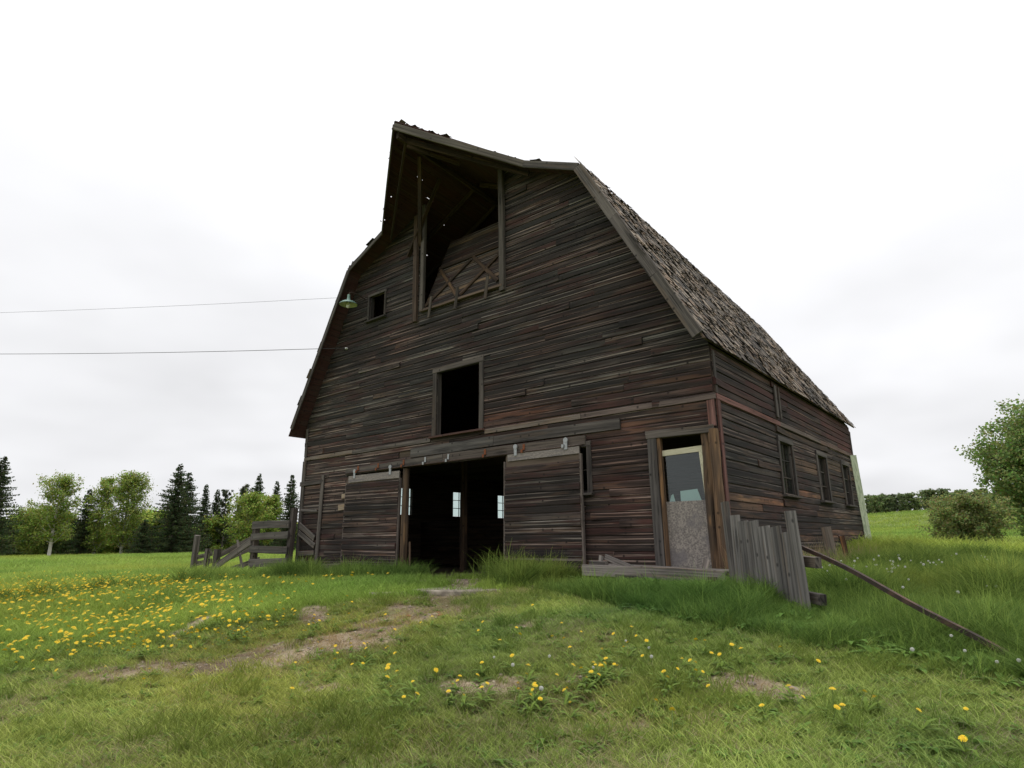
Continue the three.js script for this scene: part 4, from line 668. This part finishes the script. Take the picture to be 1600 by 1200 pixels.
{
  const lawnC = [[0.245, 0.305, 0.06], [0.42, 0.455, 0.13]], lushC = [[0.068, 0.118, 0.023], [0.17, 0.24, 0.05]], dryC = [[0.30, 0.23, 0.12], [0.46, 0.38, 0.21]], midC = [[0.20, 0.29, 0.045], [0.33, 0.41, 0.09]];
  const kinds = {
    lawnA: tuft(13, 0.075, 0.05, 0.005, 0.9, lawnC, 1), lawnB: tuft(13, 0.11, 0.06, 0.005, 0.8, lawnC, 2), clump: tuft(22, 0.17, 0.07, 0.006, 0.7, [[0.15, 0.205, 0.035], [0.26, 0.31, 0.07]], 13), lawnDry: tuft(8, 0.07, 0.06, 0.004, 1.2, dryC, 3),
    lushA: tuft(13, 0.42, 0.09, 0.011, 0.75, lushC, 4), lushB: tuft(13, 0.30, 0.09, 0.011, 0.9, lushC, 5), lushC: tuft(10, 0.55, 0.08, 0.008, 0.5, [lushC[1], midC[1]], 6),
    midA: tuft(14, 0.17, 0.12, 0.009, 0.8, midC, 7), midB: tuft(12, 0.24, 0.14, 0.011, 0.8, midC, 8), farA: tuft(16, 0.30, 0.45, 0.03, 0.8, midC, 9), weed: rosette(9, 0.11, 0.028, [[0.10, 0.17, 0.028], [0.17, 0.25, 0.05]], 10), bigWeed: rosette(12, 0.2, 0.05, [[0.08, 0.15, 0.025], [0.15, 0.24, 0.045]], 11), straw: tuft(9, 0.55, 0.07, 0.005, 0.5, dryC, 12) };
  const put = {}; for (const k in kinds) put[k] = [];
  reseed(333);
  const H0 = -39.29 * Math.PI / 180;
  const scatter = (r0, r1, density, fn) => { const half = r1 > 30 ? 0.80 : 0.95, area = half * (r1 * r1 - r0 * r0), n = Math.round(area * density);
    for (let i = 0; i < n; i++) { const a = H0 + rr(-half, half), r = Math.sqrt(lerp(r0 * r0, r1 * r1, R())), x = EYE.x + Math.sin(a) * r, z = EYE.z - Math.cos(a) * r; if (inBarn(x, z)) continue; fn(x, z, r); } };
  const add = (k, x, z, s, tint) => { if (k.startsWith('lush')) { s *= (x > -4.4 ? (x > -2.5 && x < 0.6 && z < 2.3 ? (z < 1.6 ? 0.2 : 0.42) : x < -2.0 ? 0.9 : 0.74) : 0.85) * (0.25 + 1.75 * fbm(x * 1.5 + 60, z * 1.5, 3)); if (x > 1.4 && x < 3.9 && z > 1.8) s *= 0.7; } put[k].push([x, ground(x, z) - 0.012, z, s, tint]); };
  const tone = (x, z) => { const n = fbm(x * 0.9 + 3, z * 0.9, 3), w = fbm(x * 0.35 + 20, z * 0.35, 3); return [0.6 + 0.9 * n + 0.7 * (w - 0.5), 0.66 + 0.8 * n + 0.2 * (w - 0.5), 0.6 + 0.9 * n]; };
  function near(x, z, r) {
    const d = dirt(x, z), t = tallness(x, z), c = tone(x, z), k = R(), dry = sstep(0.48, 0.7, fbm(x * 1.1 + 44, z * 1.1 + 3, 4)); if (t < 0.5 && R() < 0.06 + dry * 0.42) { add('lawnDry', x, z, rr(0.7, 1.5), c); return; }
    if (t < 0.5 && R() < d * 0.9) { if (k < 0.45) add('lawnDry', x, z, rr(0.5, 1.1), [0.85, 0.8, 0.75]); return; }
    if (R() < t) { if (k < 0.5) add('lushA', x, z, rr(0.6, 1.05), c); else if (k < 0.85) add('lushB', x, z, rr(0.7, 1.15), c); else if (k < 0.95) add('lushC', x, z, rr(0.6, 1), c); else add('bigWeed', x, z, rr(0.7, 1.3), c); return; }
    if (R() < 0.2 * sstep(0.5, 0.66, fbm(x * 1.7 + 80, z * 1.7, 4))) { add(k < 0.65 ? 'clump' : 'weed', x, z, rr(0.6, 1.15), c); return; }
    const left = sstep(-3.5, -6, x);
    if (R() < left * 0.55) { add(k < 0.6 ? 'midA' : 'lawnB', x, z, rr(0.6, 1.05), c); return; }
    if (k < 0.45) add('lawnA', x, z, rr(0.7, 1.2), c); else if (k < 0.82) add('lawnB', x, z, rr(0.6, 1.1) * (1 + 0.4 * (vn(x * 2, z * 2) - 0.5)), c); else if (k < 0.92) add('lawnDry', x, z, rr(0.7, 1.2), c); else add('weed', x, z, rr(0.5, 1.1), c);
  }
  scatter(2.6, 6.0, 750, near); scatter(6.0, 10, 480, near);
  scatter(10, 17, 230, (x, z, r) => { const t = tallness(x, z); if (R() < t) { if (R() < 0.75) near(x, z, r); } else if (R() > dirt(x, z)) add(R() < 0.6 ? 'midA' : 'midB', x, z, rr(0.6, 1.0), tone(x, z)); });
  scatter(17, 34, 55, (x, z) => { const t = x > -1 ? 1 : 0; add(R() < 0.5 - 0.3 * t ? 'midA' : 'midB', x, z, rr(0.9, 1.5) * (1 + 0.45 * t), tone(x, z)); });
  scatter(80, 135, 1.2, (x, z) => { if (x > -45) add('farA', x, z, rr(0.9, 1.5), tone(x * 0.3, z * 0.3)); });
  scatter(34, 80, 5, (x, z) => add('farA', x, z, rr(0.6, 1.1), tone(x * 0.3, z * 0.3)));
  // extra density where the grass stands tallest along the walls
  for (let i = 0; i < 11000; i++) { const x = rr(-11.8, 3.5), z = rr(0.08, 3.4); if (R() < tallness(x, z)) add(R() < 0.6 ? 'lushA' : 'lushC', x, z, rr(0.55, 0.95) * (z < 0.5 ? 0.7 : 1), tone(x, z)); }
  for (let i = 0; i < 260; i++) { const x = rr(0.2, 1.3), z = rr(-4.5, 0.8); add('straw', x, z, rr(0.5, 1.0), [1, 1, 1]); }
  const names = { clump: 'lawn_grass', lawnA: 'lawn_grass', lawnB: 'lawn_grass', lawnDry: 'dry_grass', lushA: 'tall_grass', lushB: 'tall_grass', lushC: 'tall_grass', midA: 'meadow_grass', midB: 'meadow_grass', farA: 'meadow_grass', weed: 'leafy_weeds', bigWeed: 'leafy_weeds', straw: 'dry_weeds' };
  const says = { lawn_grass: ['short yellow-green lawn grass in the foreground', 'grass'], dry_grass: ['dry straw-coloured blades among the lawn', 'grass'], tall_grass: ['tall dark green grass growing along the barn', 'grass'], meadow_grass: ['green meadow grass of the fields beyond', 'grass'], leafy_weeds: ['low broad-leaved weeds in the grass', 'weeds'], dry_weeds: ['dry tan weed stalks along the side wall', 'weeds'] };
  const m = new THREE.Matrix4(), q = new THREE.Quaternion(), up = V(0, 1, 0);
  for (const k in put) { const l = put[k]; if (!l.length) continue; const im = shade(new THREE.InstancedMesh(kinds[k], bladeMat, l.length)); im.name = numbered(names[k]);
    l.forEach(([x, y, z, s, c], i) => { m.compose(V(x, y, z), q.setFromAxisAngle(up, R() * 6.283), V(s, s * rr(0.85, 1.15), s)); im.setMatrixAt(i, m); im.setColorAt(i, new THREE.Color(...c)); });
    im.userData = { kind: 'stuff', label: says[names[k]][0], category: says[names[k]][1] }; scene.add(im); }
}
// ---------------------------------------------------------------- dandelions
{
  reseed(808);
  const yellow = new THREE.MeshStandardMaterial({ vertexColors: true, roughness: 0.9 }), green = new THREE.MeshStandardMaterial({ color: new THREE.Color(0.12, 0.18, 0.05), roughness: 0.9 });
  const fluff = new THREE.MeshPhysicalMaterial({ color: new THREE.Color(0.6, 0.6, 0.56), roughness: 1, transmission: 0.35, thickness: 0, side: THREE.DoubleSide });
  const petals = []; for (let ring = 0; ring < 3; ring++) for (let k = 0; k < 14; k++) { const a = k / 14 * 6.283 + ring * 0.25 + rr(-.08, .08), r = [0.022, 0.017, 0.010][ring] * rr(0.9, 1.1), y = [0.002, 0.006, 0.010][ring], w = 0.13; petals.push(0, y, 0, Math.cos(a - w) * r, y + 0.003, Math.sin(a - w) * r, Math.cos(a + w) * r, y + 0.003, Math.sin(a + w) * r); }
  const head = new THREE.BufferGeometry(); head.setAttribute('position', new THREE.Float32BufferAttribute(petals, 3)); head.computeVertexNormals();
  { const c = []; for (let i = 0; i < petals.length / 3; i++) { const k = i < 42 ? 1 : i < 84 ? 0.92 : 0.82; c.push(0.86 * k, 0.64 * k * k, 0.025); } head.setAttribute('color', new THREE.Float32BufferAttribute(c, 3)); }
  yellow.side = THREE.DoubleSide; head.scale(1.05, 1.3, 1.05);
  const puffs = []; for (let k = 0; k < 60; k++) { const y = 1 - 2 * (k + 0.5) / 60, r = Math.sqrt(1 - y * y), a = k * 2.39996, n = V(r * Math.cos(a), y, r * Math.sin(a)), t = V(-Math.sin(a), 0, Math.cos(a)).multiplyScalar(0.006), p = n.clone().multiplyScalar(0.023), b = n.clone().cross(t).normalize().multiplyScalar(0.006); puffs.push(...p.clone().add(t).toArray(), ...p.clone().sub(t).add(b).toArray(), ...p.clone().sub(t).sub(b).toArray(), 0, 0, 0, ...p.clone().addScaledVector(t, 0.15).toArray(), ...p.clone().addScaledVector(t, -0.15).toArray()); }
  const puff = new THREE.BufferGeometry(); puff.setAttribute('position', new THREE.Float32BufferAttribute(puffs, 3)); puff.computeVertexNormals();
  const stem = new THREE.CylinderGeometry(0.002, 0.0025, 0.14, 5).translate(0, -0.07, 0);
  const spots = [], seeds = [];
  const cluster = (x, z, sx, sz, n, tall = 0) => { for (let i = 0; i < n; i++) { const a = x + gauss() * sx, b = z + gauss() * sz; if (!inBarn(a, b) && dirt(a, b) < 0.8) spots.push([a, b, tall]); } };
  cluster(-12.5, 5.5, 2.6, 0.8, 330); cluster(-9.5, 6.2, 1.8, 0.7, 170); cluster(-7, 6.6, 1.3, 0.5, 80); cluster(-11.5, 4.0, 2.2, 0.6, 190); cluster(-8.2, 4.6, 1.0, 0.35, 60); cluster(-5.0, 6.4, 1.0, 0.6, 70); cluster(-4.2, 6.9, 0.7, 0.5, 40); cluster(-3.9, 5.4, 0.6, 0.5, 40); cluster(-6.3, 5.4, 1.2, 0.7, 70); cluster(-6.5, 7.4, 1.2, 0.6, 50); cluster(0, 6.2, 0.8, 0.12, 18); cluster(0.6, 5.9, 0.5, 0.12, 12); cluster(1.9, 5.35, 0.5, 0.15, 10); cluster(-1.6, 6.0, 0.4, 0.2, 10); cluster(-1.2, 4.6, 1.2, 0.6, 14); cluster(0.2, 5.0, 0.9, 0.4, 14); cluster(-16, 6.5, 3, 1, 90); cluster(-5, 5.6, 0.9, 0.5, 40); cluster(-6.5, 5.3, 1.0, 0.5, 40); cluster(-3.6, 5.2, 0.6, 0.3, 16); cluster(-4.6, 7.1, 0.8, 0.4, 24); cluster(-19, 4.5, 3, 1, 60);
  cluster(-1.5, 5.9, 0.35, 0.25, 10); cluster(0.95, 5.55, 0.12, 0.1, 12); cluster(0.6, 6.2, 0.5, 0.15, 10); cluster(-0.5, 6.6, 0.6, 0.15, 8); cluster(1.7, 4.9, 0.5, 0.25, 8); cluster(2.6, 5.35, 0.3, 0.15, 7); cluster(1.2, 4.6, 0.5, 0.2, 6); cluster(-6.2, 3.0, 0.6, 0.3, 8); cluster(-8, 2.2, 1.2, 0.4, 10); cluster(3.2, 5.5, 0.4, 0.2, 4);
  const sd = (x, z, sx, sz, n, h) => { for (let i = 0; i < n; i++) { const a = x + gauss() * sx, b = z + gauss() * sz; if (!inBarn(a, b)) seeds.push([a, b, h]); } };
  sd(2.3, -0.6, 0.35, 1.3, 26, 0.25); sd(1.75, 0.6, 0.22, 0.7, 14, 0.25); sd(2.9, 2.4, 0.5, 1.0, 9, 0.22); sd(0.55, 5.75, 0.3, 0.2, 4, 0.1); sd(0.9, 5.1, 0.4, 0.25, 4, 0.1); sd(3.1, 4.2, 0.3, 0.2, 4, 0.15); sd(3.4, -4, 0.8, 2, 8, 0.25);
  spots.sort((a, b) => Math.hypot(a[0] - EYE.x, a[1] - EYE.z) - Math.hypot(b[0] - EYE.x, b[1] - EYE.z));
  const flower = thing('dandelion', 'yellow dandelion flower on a green stem in the grass', 'flower', [0, 0, 0], 0, 'yellow dandelions in the grass'); part('flower_head', head, yellow, flower); part('stem', stem, green, flower);
  const place = (o, x, z, h, s) => { o.position.set(x, ground(x, z) + h, z); o.rotation.set(rr(-0.6, 0.7), rr(0, 6.28), rr(-0.6, 0.6), 'YXZ'); o.scale.setScalar(s); };
  const where = (x, z) => x < -8 ? 'the thick drift across the left meadow' : x < -3 ? 'the grass left of the bare track' : z < 3.8 ? 'the grass near the barn front' : x < 0.2 ? 'the short grass below the bare track' : Math.hypot(x - 0.95, z - 5.55) < 0.4 ? 'the tight clump at the bottom centre' : x > 1.5 ? 'the mown grass at the lower right' : 'the short grass along the bottom edge';
  spots.slice(0, 300).forEach(([x, z], i) => { const o = i ? flower.clone() : flower; o.userData = { ...flower.userData, label: 'yellow dandelion in ' + where(x, z), group: 'dandelions in ' + where(x, z) }; if (i) { o.name = numbered('dandelion'); scene.add(o); } place(o, x, z, x < -4 ? rr(0.12, 0.18) : rr(0.095, 0.155), x < -4 ? rr(0.75, 1.1) : rr(0.55, 0.9)); });
  const rest = spots.slice(300), im = shade(new THREE.InstancedMesh(head, yellow, rest.length)), m = new THREE.Matrix4(), e = new THREE.Euler(); im.name = 'far_dandelions'; im.userData = { kind: 'stuff', label: 'scattered yellow dandelions farther off in the left meadow', category: 'flowers' };
  rest.forEach(([x, z], i) => { const s = rr(0.95, 1.5); m.makeRotationFromEuler(e.set(rr(-0.4, 0.6), rr(0, 6), rr(-0.4, 0.4))).scale(V(s, s, s)).setPosition(x, ground(x, z) + rr(0.13, 0.2), z); im.setMatrixAt(i, m); }); scene.add(im);
  const rg = rosette(9, 0.12, 0.022, [[0.10, 0.165, 0.03], [0.18, 0.26, 0.05]], 14), rl = shade(new THREE.InstancedMesh(rg, bladeMat, 420)), up = V(0, 1, 0), qt = new THREE.Quaternion(); rl.name = 'dandelion_leaves'; rl.userData = { kind: 'stuff', label: 'toothed green leaf rosettes under the nearer dandelions', category: 'leaves' };
  spots.slice(0, 420).forEach(([x, z], i) => { const k = rr(0.7, 1.3); rl.setMatrixAt(i, m.compose(V(x, ground(x, z) + 0.03, z), qt.setFromAxisAngle(up, rr(0, 6.28)), V(k, k, k))); }); scene.add(rl);
  const pg = flat(new THREE.DodecahedronGeometry(0.012, 0)).scale(1.2, 0.7, 1), pm = new THREE.MeshStandardMaterial({ color: new THREE.Color(0.3, 0.25, 0.19), roughness: 1 }), pl = []; while (pl.length < 700) { const x = rr(-7, 2.6), z = rr(0.4, 7.4); if (dirt(x, z) > 0.4) pl.push([x, z]); }
  const peb = shade(new THREE.InstancedMesh(pg, pm, pl.length)); peb.name = 'pebbles'; peb.userData = { kind: 'stuff', label: 'small pebbles and clods on the bare track', category: 'pebbles' };
  pl.forEach(([x, z], i) => { const k = rr(0.4, 1.7) * (R() < 0.06 ? 2 : 1), t = rr(0.5, 1.25); peb.setMatrixAt(i, m.compose(V(x, ground(x, z) + 0.003, z), qt.setFromAxisAngle(up, rr(0, 6.28)), V(k, k, k))); peb.setColorAt(i, new THREE.Color(t, t, t)); }); scene.add(peb);
  const clock = thing('dandelion_seed_head', 'round white dandelion seed head above the grass', 'seed head', [0, 0, 0], 0, 'white dandelion seed heads'); part('seed_ball', puff, fluff, clock); part('stem', stem, green, clock);
  const seat = (x, z) => z > 4.6 ? 'the short foreground grass' : z > 1.6 ? 'the tall grass along the iron pole' : 'the tall grass beside the side wall';
  seeds.forEach(([x, z, h], i) => { const o = i ? clock.clone() : clock; o.userData = { ...clock.userData, label: 'round white dandelion seed head in ' + seat(x, z), group: 'seed heads in ' + seat(x, z) }; if (i) { o.name = numbered('dandelion_seed_head'); scene.add(o); } place(o, x, z, h * rr(0.85, 1.15), rr(0.4, 0.7)); });
}
renderer.render(scene, camera);
